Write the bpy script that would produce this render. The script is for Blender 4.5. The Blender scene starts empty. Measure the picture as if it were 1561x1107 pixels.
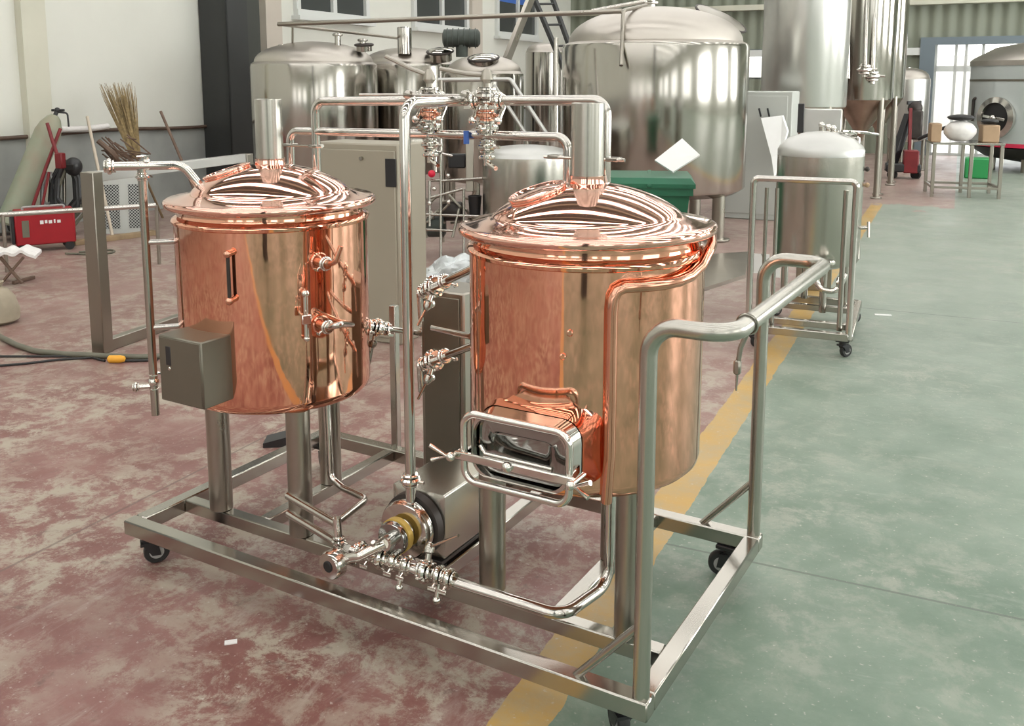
import bpy, bmesh, math, random
from mathutils import Vector, Matrix
random.seed(7)
PI = math.pi
sc = bpy.context.scene
COL = sc.collection
V = Vector

# ------------------------------------------------------------------ camera
CX, CY, CH = 0.7402, -1.8934, 1.6
YAW, PITCH, FPX, PPY = 0.5284, 0.1467, 1433.44, 337.74
cd = bpy.data.cameras.new('camera'); cam = bpy.data.objects.new('camera', cd); COL.objects.link(cam)
cam.location = (CX, CY, CH); cam.rotation_euler = (PI/2-PITCH, 0, YAW)
cd.sensor_width = 36; cd.lens = FPX/1561*36; cd.shift_y = -(553.5-PPY)/1561
cd.clip_start = .05; cd.clip_end = 300
sc.camera = cam
_r = V((math.cos(YAW), math.sin(YAW), 0)); _f0 = V((-math.sin(YAW), math.cos(YAW), 0))
_f = _f0*math.cos(PITCH)-V((0, 0, 1))*math.sin(PITCH); _u = _r.cross(_f)
CAM = V((CX, CY, CH))
def ray(px, py): return _r*((px-780.5)/FPX)+_u*((PPY-py)/FPX)+_f
def D(px, py, dep): return CAM+ray(px, py)*dep                 # photo point at a known distance
def F(px, py, z=0.): d = ray(px, py); return CAM+d*((z-CH)/d.z)  # photo point on a level plane
TH = math.radians(5)                                            # the hall is turned 5 degrees to the cart
CT, ST = math.cos(TH), math.sin(TH)
def W(x, y, z=0): return V((x*CT-y*ST, x*ST+y*CT, z))           # hall axes -> world

# ------------------------------------------------------------------ materials
def mat(name, col, rough=.5, metal=0., var=.0, vscale=6., col2=None, rvar=0., bump=0., bscale=20., emit=None, spec=.5, stretch=None, coat=0., alpha=None):
    m = bpy.data.materials.new(name); m.use_nodes = True
    nt = m.node_tree; N = nt.nodes; L = nt.links
    b = N['Principled BSDF']
    b.inputs['Base Color'].default_value = (*col, 1); b.inputs['Roughness'].default_value = rough
    b.inputs['Metallic'].default_value = metal; b.inputs['Specular IOR Level'].default_value = spec
    b.inputs['Coat Weight'].default_value = coat
    if emit: b.inputs['Emission Color'].default_value = (*emit[:3], 1); b.inputs['Emission Strength'].default_value = emit[3]
    tc = N.new('ShaderNodeTexCoord'); mp = N.new('ShaderNodeMapping'); L.new(tc.outputs['Object'], mp.inputs[0])
    if stretch: mp.inputs['Scale'].default_value = stretch
    nz = N.new('ShaderNodeTexNoise'); nz.inputs['Scale'].default_value = vscale; nz.inputs['Detail'].default_value = 5
    L.new(mp.outputs[0], nz.inputs['Vector'])
    if var > 0 or col2:
        rp = N.new('ShaderNodeValToRGB'); L.new(nz.outputs[0], rp.inputs[0])
        c2 = col2 or tuple(max(0, c*(1-var)) for c in col)
        rp.color_ramp.elements[0].position = .35; rp.color_ramp.elements[1].position = .68
        rp.color_ramp.elements[0].color = (*c2, 1); rp.color_ramp.elements[1].color = (*col, 1)
        L.new(rp.outputs[0], b.inputs['Base Color'])
    if rvar:
        mr = N.new('ShaderNodeMapRange'); L.new(nz.outputs[0], mr.inputs[0])
        mr.inputs[1].default_value = .3; mr.inputs[2].default_value = .7
        mr.inputs[3].default_value = max(.02, rough-rvar); mr.inputs[4].default_value = rough+rvar
        L.new(mr.outputs[0], b.inputs['Roughness'])
    if bump:
        n2 = N.new('ShaderNodeTexNoise'); n2.inputs['Scale'].default_value = bscale; n2.inputs['Detail'].default_value = 2
        L.new(mp.outputs[0], n2.inputs['Vector'])
        bp = N.new('ShaderNodeBump'); bp.inputs['Strength'].default_value = bump; bp.inputs['Distance'].default_value = .02
        L.new(n2.outputs[0], bp.inputs['Height']); L.new(bp.outputs[0], b.inputs['Normal'])
    return m
M = {}
M['copper'] = mat('polished_copper', (.90, .47, .325), .06, 1, var=.12, vscale=5, rvar=.035, bump=.05, bscale=7)
M['copper_lid'] = mat('polished_copper_lid', (.90, .53, .43), .06, 1, var=.06, vscale=5, rvar=.02, bump=.03, bscale=9)
M['copper_pipe'] = mat('copper_pipe', (.78, .40, .28), .14, 1, var=.12, vscale=12)
M['steel'] = mat('satin_steel', (.44, .42, .38), .18, 1, var=.03, vscale=4, rvar=.03)
M['steel_pol'] = mat('polished_steel', (.58, .555, .52), .12, 1, var=.03, vscale=4, rvar=.02)
M['steel_dull'] = mat('dull_steel', (.37, .345, .30), .30, 1, var=.03, vscale=4, rvar=.03)
M['steel_brush'] = mat('brushed_steel', (.48, .465, .42), .27, 1, var=.025, vscale=3)
M['tank'] = mat('tank_steel', (.47, .45, .41), .15, 1, var=.12, vscale=3, rvar=.05, stretch=(1, 1, .2), bump=.025, bscale=3)
M['tank_dome'] = mat('tank_dome_steel', (.52, .485, .44), .40, 1, var=.05, vscale=4)
M['tank_white'] = mat('frosted_tank_steel', (.62, .62, .59), .28, .85, var=.1, vscale=3, stretch=(1, 1, .2))
M['tank_cone'] = mat('cone_steel_floor_tint', (.42, .33, .27), .35, 1, var=.3, vscale=4)  # brown of the mirrored floor is put into the steel colour
M['chrome'] = mat('chrome_fitting', (.70, .68, .64), .08, 1)
M['mirror_dark'] = mat('dark_mirror_steel', (.33, .33, .32), .08, 1)
M['box'] = mat('grey_steel_box', (.22, .205, .165), .40, .8, var=.1, vscale=5)
M['box_frost'] = mat('sheet_steel', (.56, .56, .54), .38, .8, var=.08, vscale=5)
M['black'] = mat('black_rubber', (.018, .018, .018), .5)
M['black_pl'] = mat('black_plastic', (.02, .02, .022), .35)
M['grey_pl'] = mat('grey_plastic', (.35, .35, .34), .5)
M['yellow'] = mat('yellow_ring', (.62, .42, .10), .4, .3)
M['red'] = mat('red_paint', (.36, .010, .018), .4, 0, var=.15, vscale=5)
M['red_dark'] = mat('dull_red_paint', (.20, .012, .016), .5, 0, var=.25, vscale=6)
M['redknob'] = mat('red_knob', (.7, .01, .05), .35)
M['white'] = mat('white_paint', (.72, .72, .69), .55, var=.08, vscale=3)
M['cream'] = mat('cream_cabinet_paint', (.33, .30, .235), .5, var=.05, vscale=2)
M['greycab'] = mat('light_grey_paint', (.50, .52, .49), .5, var=.05, vscale=2)
M['paper'] = mat('white_board', (.78, .78, .77), .6, var=.04, vscale=5)
M['plastic'] = mat('clear_plastic_film', (.66, .70, .71), .22, 0, var=.3, vscale=9, bump=.5, bscale=14)
M['green'] = mat('green_plastic', (.012, .13, .065), .42, var=.2, vscale=4)
M['greenbox'] = mat('bright_green_plastic', (.02, .26, .07), .45)
M['cyl'] = mat('olive_cylinder_paint', (.30, .27, .20), .55, col2=(.28, .33, .24), vscale=4)
M['straw'] = mat('straw', (.42, .31, .15), .8, var=.5, vscale=25)
M['wood'] = mat('bare_wood', (.36, .26, .15), .65, var=.3, vscale=8, stretch=(1, 1, .15))
M['wood_pale'] = mat('pale_wood', (.58, .50, .40), .6, var=.15, vscale=8)
M['wood_dark'] = mat('dark_wood', (.16, .10, .07), .6, var=.3, vscale=8)
M['card'] = mat('cardboard', (.42, .29, .18), .75, var=.15, vscale=5)
M['cloth'] = mat('white_cloth', (.80, .78, .76), .9, var=.1, vscale=10, bump=.3, bscale=15)
M['sack'] = mat('tan_sacking', (.36, .31, .23), .9, var=.2, vscale=9, bump=.3, bscale=15)
M['hose'] = mat('grey_green_hose', (.16, .155, .115), .5, var=.2, vscale=10)
M['dark_metal'] = mat('dark_painted_steel', (.06, .05, .045), .5, .4, var=.3, vscale=9)
M['column'] = mat('charcoal_paint', (.032, .034, .034), .5, var=.15, vscale=2)
M['column_edge'] = mat('charcoal_paint_flange', (.05, .054, .046), .5, var=.15, vscale=2)
M['motor'] = mat('dark_green_motor', (.07, .085, .075), .5, .2, var=.2, vscale=9)
M['stripe'] = mat('red_stripe', (.6, .03, .08), .4)
M['palegrey'] = mat('pale_grey_tank_paint', (.52, .56, .55), .35, .3, var=.06, vscale=2)
M['orange'] = mat('orange_plastic', (.75, .36, .03), .5)
M['dark'] = mat('dark_recess', (.01, .01, .01), .6)
# hall surfaces
M['wall'] = mat('cream_wall_paint', (.73, .74, .675), .8, var=.07, vscale=.9, bump=.02, bscale=40)
M['pilaster'] = mat('yellowed_pilaster_paint', (.63, .625, .52), .8, var=.08, vscale=1.5)
M['pil2'] = mat('beige_pilaster_paint', (.56, .51, .44), .8, var=.08, vscale=1.5)
M['dado'] = mat('grey_dado_paint', (.40, .42, .40), .7, var=.25, vscale=2)
M['conduit'] = mat('brown_conduit', (.11, .07, .05), .6, var=.3, vscale=6)
M['ceil'] = mat('ceiling_sheet', (.20, .195, .18), .7, var=.05, vscale=1)
M['skylight'] = mat('skylight_sheet', (.8, .8, .8), .5, emit=(1, .985, .955, 6.8))
M['pane_lit'] = mat('frosted_lit_pane', (.8, .8, .8), .4, emit=(1, 1, .99, 2.6))
M['pane_day'] = mat('bright_lit_pane', (.8, .8, .8), .4, emit=(1, 1, .99, 11))
M['window_dark'] = mat('dark_window_glass', (.055, .06, .06), .08, 0, spec=.6)
M['blue'] = mat('blue_sheet', (.05, .14, .5), .4)
M['frame'] = mat('white_frame', (.66, .68, .66), .5)
M['steelblue'] = mat('blue_grey_frame', (.16, .20, .23), .5)
M['ground'] = mat('pale_concrete_yard', (.55, .54, .50), .9, var=.15, vscale=1)
M['concrete'] = mat('yard_wall', (.6, .58, .54), .9, var=.1, vscale=1)

def corrugated():
    m = bpy.data.materials.new('corrugated_green_sheet'); m.use_nodes = True
    nt = m.node_tree; N = nt.nodes; L = nt.links; b = N['Principled BSDF']
    tc = N.new('ShaderNodeTexCoord'); wv = N.new('ShaderNodeTexWave'); wv.inputs['Scale'].default_value = 1.1
    wv.bands_direction = 'X'; wv.inputs['Distortion'].default_value = 0
    L.new(tc.outputs['Object'], wv.inputs[0])
    bp = N.new('ShaderNodeBump'); bp.inputs['Strength'].default_value = .8; bp.inputs['Distance'].default_value = .06
    L.new(wv.outputs[1], bp.inputs['Height']); L.new(bp.outputs[0], b.inputs['Normal'])
    b.inputs['Base Color'].default_value = (.225, .245, .19, 1); b.inputs['Roughness'].default_value = .55
    return m
M['corr'] = corrugated()

def perforated():
    m = bpy.data.materials.new('perforated_sheet'); m.use_nodes = True
    nt = m.node_tree; N = nt.nodes; L = nt.links; b = N['Principled BSDF']
    tc = N.new('ShaderNodeTexCoord'); mp = N.new('ShaderNodeMapping'); L.new(tc.outputs['Object'], mp.inputs[0])
    mp.inputs['Rotation'].default_value = (0, PI/4, 0)
    vo = N.new('ShaderNodeTexVoronoi'); vo.inputs['Scale'].default_value = 44; vo.inputs['Randomness'].default_value = 0
    L.new(mp.outputs[0], vo.inputs['Vector'])
    rp = N.new('ShaderNodeValToRGB'); L.new(vo.outputs['Distance'], rp.inputs[0])
    rp.color_ramp.interpolation = 'CONSTANT'
    rp.color_ramp.elements[0].color = (.015, .015, .015, 1); rp.color_ramp.elements[1].position = .42
    rp.color_ramp.elements[1].color = (.42, .44, .42, 1)
    L.new(rp.outputs[0], b.inputs['Base Color']); b.inputs['Roughness'].default_value = .5
    return m
M['perf'] = perforated()

def glass():
    m = bpy.data.materials.new('clear_pane'); m.use_nodes = True
    nt = m.node_tree; N = nt.nodes; L = nt.links
    N.remove(N['Principled BSDF'])
    tr = N.new('ShaderNodeBsdfTransparent'); gl = N.new('ShaderNodeBsdfGlossy'); gl.inputs['Roughness'].default_value = .03
    mx = N.new('ShaderNodeMixShader'); mx.inputs[0].default_value = .08
    L.new(tr.outputs[0], mx.inputs[1]); L.new(gl.outputs[0], mx.inputs[2]); L.new(mx.outputs[0], N['Material Output'].inputs[0])
    return m
M['glass'] = glass()

def floor_mat():
    m = bpy.data.materials.new('worn_painted_concrete'); m.use_nodes = True
    nt = m.node_tree; N = nt.nodes; L = nt.links; b = N['Principled BSDF']
    tc = N.new('ShaderNodeTexCoord'); O = tc.outputs['Object']
    sx = N.new('ShaderNodeSeparateXYZ'); L.new(O, sx.inputs[0])
    def noise(scale, detail=6, rough=.6, dist=0, st=None):
        n = N.new('ShaderNodeTexNoise'); n.inputs['Scale'].default_value = scale; n.inputs['Detail'].default_value = detail
        n.inputs['Roughness'].default_value = rough; n.inputs['Distortion'].default_value = dist
        if st:
            mp = N.new('ShaderNodeMapping'); mp.inputs['Scale'].default_value = st[:3]
            if len(st) > 3: mp.inputs['Rotation'].default_value = (0, 0, st[3])
            L.new(O, mp.inputs[0]); L.new(mp.outputs[0], n.inputs['Vector'])
        else: L.new(O, n.inputs['Vector'])
        return n.outputs[0]
    def ramp(x, a, c, ca=(0, 0, 0), cb=(1, 1, 1)):
        r = N.new('ShaderNodeValToRGB'); L.new(x, r.inputs[0])
        r.color_ramp.elements[0].position = a; r.color_ramp.elements[1].position = c
        r.color_ramp.elements[0].color = (*ca, 1); r.color_ramp.elements[1].color = (*cb, 1)
        return r.outputs[0]
    def math_(op, a, c=None):
        n = N.new('ShaderNodeMath'); n.operation = op
        for i, v in enumerate((a, c)):
            if v is None: continue
            if isinstance(v, (int, float)): n.inputs[i].default_value = v
            else: L.new(v, n.inputs[i])
        return n.outputs[0]
    def mix(f, a, c):
        n = N.new('ShaderNodeMix'); n.data_type = 'RGBA'
        if isinstance(f, (int, float)): n.inputs[0].default_value = f
        else: L.new(f, n.inputs[0])
        for i, v in ((6, a), (7, c)):
            if isinstance(v, tuple): n.inputs[i].default_value = (*v, 1)
            else: L.new(v, n.inputs[i])
        return n.outputs[2]
    x = sx.outputs[0]; y = sx.outputs[1]
    wob = math_('MULTIPLY', math_('SUBTRACT', noise(9, 4), .5), .03)
    xe = math_('ADD', x, wob)
    red = mix(ramp(noise(1.6, 8, .65), .36, .62), (0.165, 0.062, 0.052), (0.250, 0.125, 0.110))
    worn = ramp(noise(6.5, 12, .80, .25), .465, .555)
    red = mix(math_('MULTIPLY', worn, math_('MULTIPLY', ramp(noise(1.0, 7, .65, .3), .34, .54), .92)), red, (0.375, 0.330, 0.262))
    scr = ramp(noise(8, 8, .75, .4, (1, .22, 1, .6)), .55, .66)
    red = mix(math_('MULTIPLY', scr, .30), red, (0.468, 0.423, 0.364))
    drk = ramp(noise(11, 6, .7, .3), .60, .70)
    red = mix(math_('MULTIPLY', drk, .55), red, (0.111, 0.065, 0.056))
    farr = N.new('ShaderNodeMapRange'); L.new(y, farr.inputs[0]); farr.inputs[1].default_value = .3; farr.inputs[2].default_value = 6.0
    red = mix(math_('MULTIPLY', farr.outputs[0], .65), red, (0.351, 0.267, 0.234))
    green = mix(ramp(noise(1.4, 8, .65), .36, .64), (0.098, 0.158, 0.112), (0.195, 0.255, 0.200))
    wg = ramp(noise(5.5, 12, .80, .25), .485, .585)
    green = mix(math_('MULTIPLY', wg, math_('MULTIPLY', ramp(noise(.8, 6, .6, .4), .38, .60), .75)), green, (0.325, 0.325, 0.275))
    sg = ramp(noise(7, 8, .75, .4, (.3, 1, 1, .4)), .58, .68)
    green = mix(math_('MULTIPLY', sg, .35), green, (0.390, 0.403, 0.358))
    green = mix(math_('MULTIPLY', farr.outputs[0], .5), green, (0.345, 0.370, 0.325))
    yel = mix(ramp(noise(5, 10, .75), .40, .66), (0.468, 0.286, 0.072), (0.390, 0.305, 0.176))
    fy = math_('GREATER_THAN', xe, -.405); fg = math_('GREATER_THAN', xe, -.262)
    fend = math_('GREATER_THAN', math_('ADD', y, math_('MULTIPLY', noise(.5, 5), 9)), 15.0)
    c = mix(fy, red, yel); c = mix(fg, c, green)
    c = mix(math_('MULTIPLY', fend, math_('LESS_THAN', x, .6)), c, red)
    # saw-cut joints across the green side and one in the red side
    yy = math_('PINGPONG', math_('ADD', y, 2.92), 2.0)
    jl = math_('MULTIPLY', math_('LESS_THAN', yy, .006), fg)
    c = mix(math_('MULTIPLY', jl, .75), c, (.09, .11, .09))
    xx = math_('PINGPONG', math_('ADD', x, 2.2), 2.6)
    jr = math_('MULTIPLY', math_('LESS_THAN', xx, .006), math_('SUBTRACT', 1.0, fy))
    c = mix(math_('MULTIPLY', jr, .6), c, (.12, .08, .07))
    spk = ramp(noise(60, 2, .5), .66, .74)
    c = mix(math_('MULTIPLY', spk, .5), c, (.50, .46, .41))
    L.new(c, b.inputs['Base Color'])
    rr = N.new('ShaderNodeMapRange'); L.new(noise(2.5, 6), rr.inputs[0]); rr.inputs[1].default_value = .3; rr.inputs[2].default_value = .7
    rr.inputs[3].default_value = .34; rr.inputs[4].default_value = .58; L.new(rr.outputs[0], b.inputs['Roughness'])
    bp = N.new('ShaderNodeBump'); bp.inputs['Strength'].default_value = .12; bp.inputs['Distance'].default_value = .01
    L.new(noise(30, 4), bp.inputs['Height']); L.new(bp.outputs[0], b.inputs['Normal'])
    return m
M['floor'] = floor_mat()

# ------------------------------------------------------------------ mesh tools
WM = {}
def fillet(pts, rad):
    pts = [V(p) for p in pts]
    if rad <= 0 or len(pts) < 3: return pts
    out = [pts[0]]
    for i in range(1, len(pts)-1):
        a, b, c = pts[i-1], pts[i], pts[i+1]
        u = (a-b); w = (c-b); lu, lw = u.length, w.length; u.normalize(); w.normalize()
        ang = u.angle(w)
        if ang > PI-.02: out.append(b); continue
        t = min(rad/math.tan(ang/2), lu*.49, lw*.49); r = t*math.tan(ang/2)
        p0, p1 = b+u*t, b+w*t
        ctr = b+(u+w).normalized()*(r/math.sin(ang/2))
        n = max(3, int((PI-ang)/.22)); v0, v1 = p0-ctr, p1-ctr; tot = v0.angle(v1); ax = v0.cross(v1).normalized()
        for k in range(n+1): out.append(ctr+Matrix.Rotation(tot*k/n, 3, ax) @ v0)
    out.append(pts[-1]); return out

class MB:
    def __init__(s): s.bm = bmesh.new()
    def mesh(s, verts, faces):
        vs = [s.bm.verts.new(V(v)) for v in verts]
        for f in faces:
            try: s.bm.faces.new([vs[i] for i in f])
            except ValueError: pass
        return s
    def box(s, c, size, rz=0., bev=0., m=None):
        c = V(c); hx, hy, hz = size[0]/2, size[1]/2, size[2]/2
        R = Matrix.Rotation(rz, 3, 'Z') if m is None else m
        b2 = bmesh.new(); bmesh.ops.create_cube(b2, size=1)
        for v in b2.verts: v.co = V((v.co.x*size[0], v.co.y*size[1], v.co.z*size[2]))
        if bev > 0: bmesh.ops.bevel(b2, geom=b2.edges[:], offset=min(bev, .45*min(size)), segments=1, affect='EDGES', profile=.5)
        b2.verts.index_update()
        s.mesh([R @ v.co+c for v in b2.verts], [[v.index for v in f.verts] for f in b2.faces]); b2.free(); return s
    def tube(s, pts, r, n=16, rad=0., closed=False, r2=None, flat=None):
        pts = fillet(pts, rad) if not closed else [V(p) for p in pts]
        q = [pts[0]]
        for p in pts[1:]:
            if (p-q[-1]).length > 1e-5: q.append(p)
        pts = q; k = len(pts)
        T = []
        for i in range(k):
            if closed: t = pts[(i+1) % k]-pts[i-1]
            else: t = pts[min(i+1, k-1)]-pts[max(i-1, 0)]
            T.append(t.normalized())
        up = V((0, 0, 1)) if abs(T[0].z) < .9 else V((1, 0, 0))
        nrm = (up-T[0]*up.dot(T[0])).normalized(); rings = []
        for i in range(k):
            if i: nrm = (nrm-T[i]*nrm.dot(T[i])).normalized()
            bn = T[i].cross(nrm)
            rr = r if r2 is None else r+(r2-r)*i/(k-1)
            mit = 1.
            rings.append([pts[i]+(nrm*math.cos(2*PI*j/n)*(flat or 1)+bn*math.sin(2*PI*j/n))*rr*mit for j in range(n)])
        verts = [v for rg in rings for v in rg]; faces = []
        for i in range(k if closed else k-1):
            a, b = i*n, ((i+1) % k)*n
            for j in range(n): faces.append([a+j, a+(j+1) % n, b+(j+1) % n, b+j])
        if not closed:
            faces.append(list(range(n))[::-1]); faces.append([(k-1)*n+j for j in range(n)])
        return s.mesh(verts, faces)
    def lathe(s, prof, c=(0, 0, 0), axis=None, n=48, cap=True):
        """prof = [(radius, height)...] along axis from c"""
        c = V(c); ax = V(axis or (0, 0, 1)).normalized()
        u = (V((1, 0, 0)) if abs(ax.x) < .9 else V((0, 1, 0))); u = (u-ax*u.dot(ax)).normalized(); w = ax.cross(u)
        verts, idx = [], []
        for r, h in prof:
            if r < 1e-6: idx.append([len(verts)]); verts.append(c+ax*h)
            else:
                idx.append(list(range(len(verts), len(verts)+n)))
                verts += [c+ax*h+(u*math.cos(2*PI*j/n)+w*math.sin(2*PI*j/n))*r for j in range(n)]
        faces = []
        for a, b in zip(idx[:-1], idx[1:]):
            if len(a) == 1 and len(b) == 1: continue
            for j in range(n):
                k = (j+1) % n
                if len(a) == 1: faces.append([a[0], b[k], b[j]])
                elif len(b) == 1: faces.append([a[j], a[k], b[0]])
                else: faces.append([a[j], a[k], b[k], b[j]])
        if cap and len(idx[0]) > 1: faces.append(idx[0][::-1])
        if cap and len(idx[-1]) > 1: faces.append(idx[-1])
        return s.mesh(verts, faces)
    def cyl(s, a, b, r, n=24, r2=None):
        a, b = V(a), V(b); h = (b-a).length
        return s.lathe([(r, 0), (r2 if r2 is not None else r, h)], a, b-a, n)
    def disc(s, c, ax, r, t, n=32, bev=.3):
        e = t*bev
        return s.lathe([(r-e, -t/2), (r, -t/2+e), (r, t/2-e), (r-e, t/2)], c, ax, n)
    def torus(s, c, ax, R, r, n=48, k=12):
        c = V(c); ax = V(ax).normalized()
        u = (V((1, 0, 0)) if abs(ax.x) < .9 else V((0, 1, 0))); u = (u-ax*u.dot(ax)).normalized(); w = ax.cross(u)
        return s.tube([c+(u*math.cos(2*PI*j/n)+w*math.sin(2*PI*j/n))*R for j in range(n)], r, k, closed=True)
    def ball(s, c, r, sx=1, sy=1, sz=1, n=20, jit=0.):
        b2 = bmesh.new(); bmesh.ops.create_uvsphere(b2, u_segments=n, v_segments=max(8, n//2), radius=r)
        b2.verts.index_update(); rnd = random.Random(3)
        s.mesh([V((v.co.x*sx, v.co.y*sy, v.co.z*sz))*(1+jit*(rnd.random()-.5))+V(c) for v in b2.verts], [[v.index for v in f.verts] for f in b2.faces]); b2.free(); return s
    def bar(s, a, b, w, h, bev=.004, up=(0, 0, 1)):
        a, b = V(a), V(b); d = b-a; L = d.length; x = d.normalized(); z = V(up); z = (z-x*z.dot(x)).normalized(); y = z.cross(x)
        m = Matrix((x, y, z)).transposed()
        return s.box((a+b)/2, (L, w, h), bev=bev, m=m)
    def build(s, name, m, parent=None, smooth=True, sharp=38, local=False):
        me = bpy.data.meshes.new(name)
        if parent is not None and not local:
            inv = WM[parent.name].inverted(); bmesh.ops.transform(s.bm, matrix=inv, verts=s.bm.verts[:])
        bmesh.ops.recalc_face_normals(s.bm, faces=s.bm.faces[:])
        s.bm.to_mesh(me); s.bm.free()
        me.materials.append(M[m] if isinstance(m, str) else m)
        if smooth:
            me.polygons.foreach_set('use_smooth', [True]*len(me.polygons)); me.set_sharp_from_angle(angle=math.radians(sharp))
        o = bpy.data.objects.new(name, me); COL.objects.link(o)
        if parent is not None: o.parent = parent; WM[o.name] = WM[parent.name].copy()
        else: WM[o.name] = Matrix.Identity(4)
        return o
def tag(o, label, cat, group=None, kind=None):
    o['label'] = label; o['category'] = cat
    if group: o['group'] = group
    if kind: o['kind'] = kind
    return o
def thing(name, label, cat, loc=(0, 0, 0), rz=0., group=None):
    o = bpy.data.objects.new(name, None); COL.objects.link(o); o.empty_display_size = .1
    o.location = loc; o.rotation_euler = (0, 0, rz)
    WM[o.name] = Matrix.Translation(V(loc)) @ Matrix.Rotation(rz, 4, 'Z')
    return tag(o, label, cat, group)
def recenter(o):
    """move a single-mesh thing's origin to the middle of its base"""
    xs = [v.co for v in o.data.vertices]
    c = V(((min(v.x for v in xs)+max(v.x for v in xs))/2, (min(v.y for v in xs)+max(v.y for v in xs))/2, min(v.z for v in xs)))
    o.data.transform(Matrix.Translation(-c)); o.location = c; return o
def single(mb, name, m, label, cat, group=None, **k):
    return tag(recenter(mb.build(name, m, **k)), label, cat, group)
def struct(name, mb, m, parent=None, **k):
    o = mb.build(name, m, parent, **k)
    if parent is None: o['kind'] = 'structure'
    return o

# ------------------------------------------------------------------ hall
XL, XR, YB, YF, ZC = -8.6, 9.0, -22.0, 21.0, 6.2
def hbox(mb, x0, x1, y0, y1, z0, z1, bev=0): return mb.box(W((x0+x1)/2, (y0+y1)/2, (z0+z1)/2), (x1-x0, y1-y0, z1-z0), rz=TH, bev=bev)
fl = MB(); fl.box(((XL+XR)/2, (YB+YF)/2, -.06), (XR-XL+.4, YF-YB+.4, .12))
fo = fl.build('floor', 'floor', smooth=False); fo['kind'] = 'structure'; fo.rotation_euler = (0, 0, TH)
struct('ceiling', hbox(MB(), XL-.2, XR+.2, YB-.2, YF+.2, ZC, ZC+.12), 'ceil', smooth=False)
struct('wall_left', hbox(MB(), XL-.2, XL, YB, YF, 0, ZC), 'wall', smooth=False)
struct('wall_right', hbox(MB(), XR, XR+.2, YB, YF, 0, ZC), 'wall', smooth=False)
struct('wall_back', hbox(MB(), XL, XR, YB-.2, YB, 0, ZC), 'wall', smooth=False)
# far wall with a glazed doorway and a small high window
dx0 = 0.02; dx1 = 3.4; dz = 2.42
wx0, wx1, wz0, wz1 = -4.12, -3.72, 1.72, 2.34
fw = MB()
hbox(fw, XL, wx0, YF, YF+.2, 0, ZC); hbox(fw, wx1, dx0, YF, YF+.2, 0, ZC); hbox(fw, dx1, XR, YF, YF+.2, 0, ZC)
hbox(fw, dx0, dx1, YF, YF+.2, dz, ZC); hbox(fw, wx0, wx1, YF, YF+.2, 0, wz0); hbox(fw, wx0, wx1, YF, YF+.2, wz1, ZC)
o = fw.build('wall_far', 'corr', smooth=False); o['kind'] = 'structure'
struct('trim_1', hbox(MB(), XL, dx0-.25, YF-.12, YF, 2.2, 2.36), 'frame', smooth=False)
struct('trim_2', hbox(MB(), dx0-.3, dx1+.3, YF-.14, YF, dz, dz+.16), 'steelblue', smooth=False)
struct('trim_3', hbox(MB(), dx0-.3, dx0, YF-.14, YF, 0, dz), 'steelblue', smooth=False)
struct('trim_4', hbox(MB(), XL, XR, YF-.25, YF, 3.28, 3.4), 'pilaster', smooth=False)
d1 = struct('door_1', hbox(hbox(MB(), dx0, dx1, YF+.02, YF+.08, 1.84, 1.96), dx0, dx1, YF+.02, YF+.08, 0, .06), 'frame', smooth=False)
fm = MB()
for x in (dx0+.02, dx0+.42, dx0+.62, dx0+.95, dx0+1.75, dx0+2.3, dx1-.03): hbox(fm, x-.03, x+.03, YF+.02, YF+.08, 0, dz)
fm.build('mullion', 'frame', d1, smooth=False)
hbox(MB(), dx0, dx1, YF+.045, YF+.055, .06, dz).build('pane', 'glass', d1, smooth=False)
w4 = struct('window_4', hbox(hbox(MB(), wx0, wx1, YF, YF+.06, wz0-.04, wz0), wx0, wx1, YF, YF+.06, wz1, wz1+.04), 'steelblue', smooth=False)
hbox(MB(), wx0, wx1, YF+.03, YF+.04, wz0, wz1).build('pane', 'glass', w4, smooth=False)
# yard outside the doorway
struct('ground', hbox(MB(), -14, 14, YF+.2, YF+26, -.2, -.06), 'ground', smooth=False)
struct('trim_5', hbox(MB(), -14, 14, YF+16, YF+16.3, -.06, 2.6), 'concrete', smooth=False)
# left wall: dado, conduit, pilasters, steel column, windows
struct('trim_6', hbox(MB(), XL, XL+.02, YB, YF, 0, 1.02), 'dado', smooth=False)
cdt = MB()
cdt.tube([W(XL+.05, y, 1.03+.015*math.sin(y*2.3)) for y in [YB+.1+i*.5 for i in range(85)]], .022, 8)
struct('trim_7', cdt, 'conduit')
struct('trim_8', hbox(MB(), XL, XL+.10, 5.05, 5.35, 0, ZC), 'pilaster', smooth=False)
struct('trim_9', hbox(MB(), XL, XL+.14, 8.95, 9.3, 0, ZC), 'pil2', smooth=False)
struct('trim_10', hbox(MB(), XL, XL+.14, 15.3, 15.75, 0, ZC), 'pil2', smooth=False)
hc = MB(); hbox(hc, XL+.02, XL+.47, 7.75, 7.79, 0, ZC)
hbox(hc, XL+.02, XL+.47, 8.13, 8.17, 0, ZC); hbox(hc, XL+.42, XL+.47, 7.75, 8.17, 0, ZC)
struct('trim_11', hc, 'column', smooth=False)
struct('trim_12', hbox(MB(), XL+.0, XL+.3, 8.18, 8.62, 0, ZC), 'column_edge', smooth=False)
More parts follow.
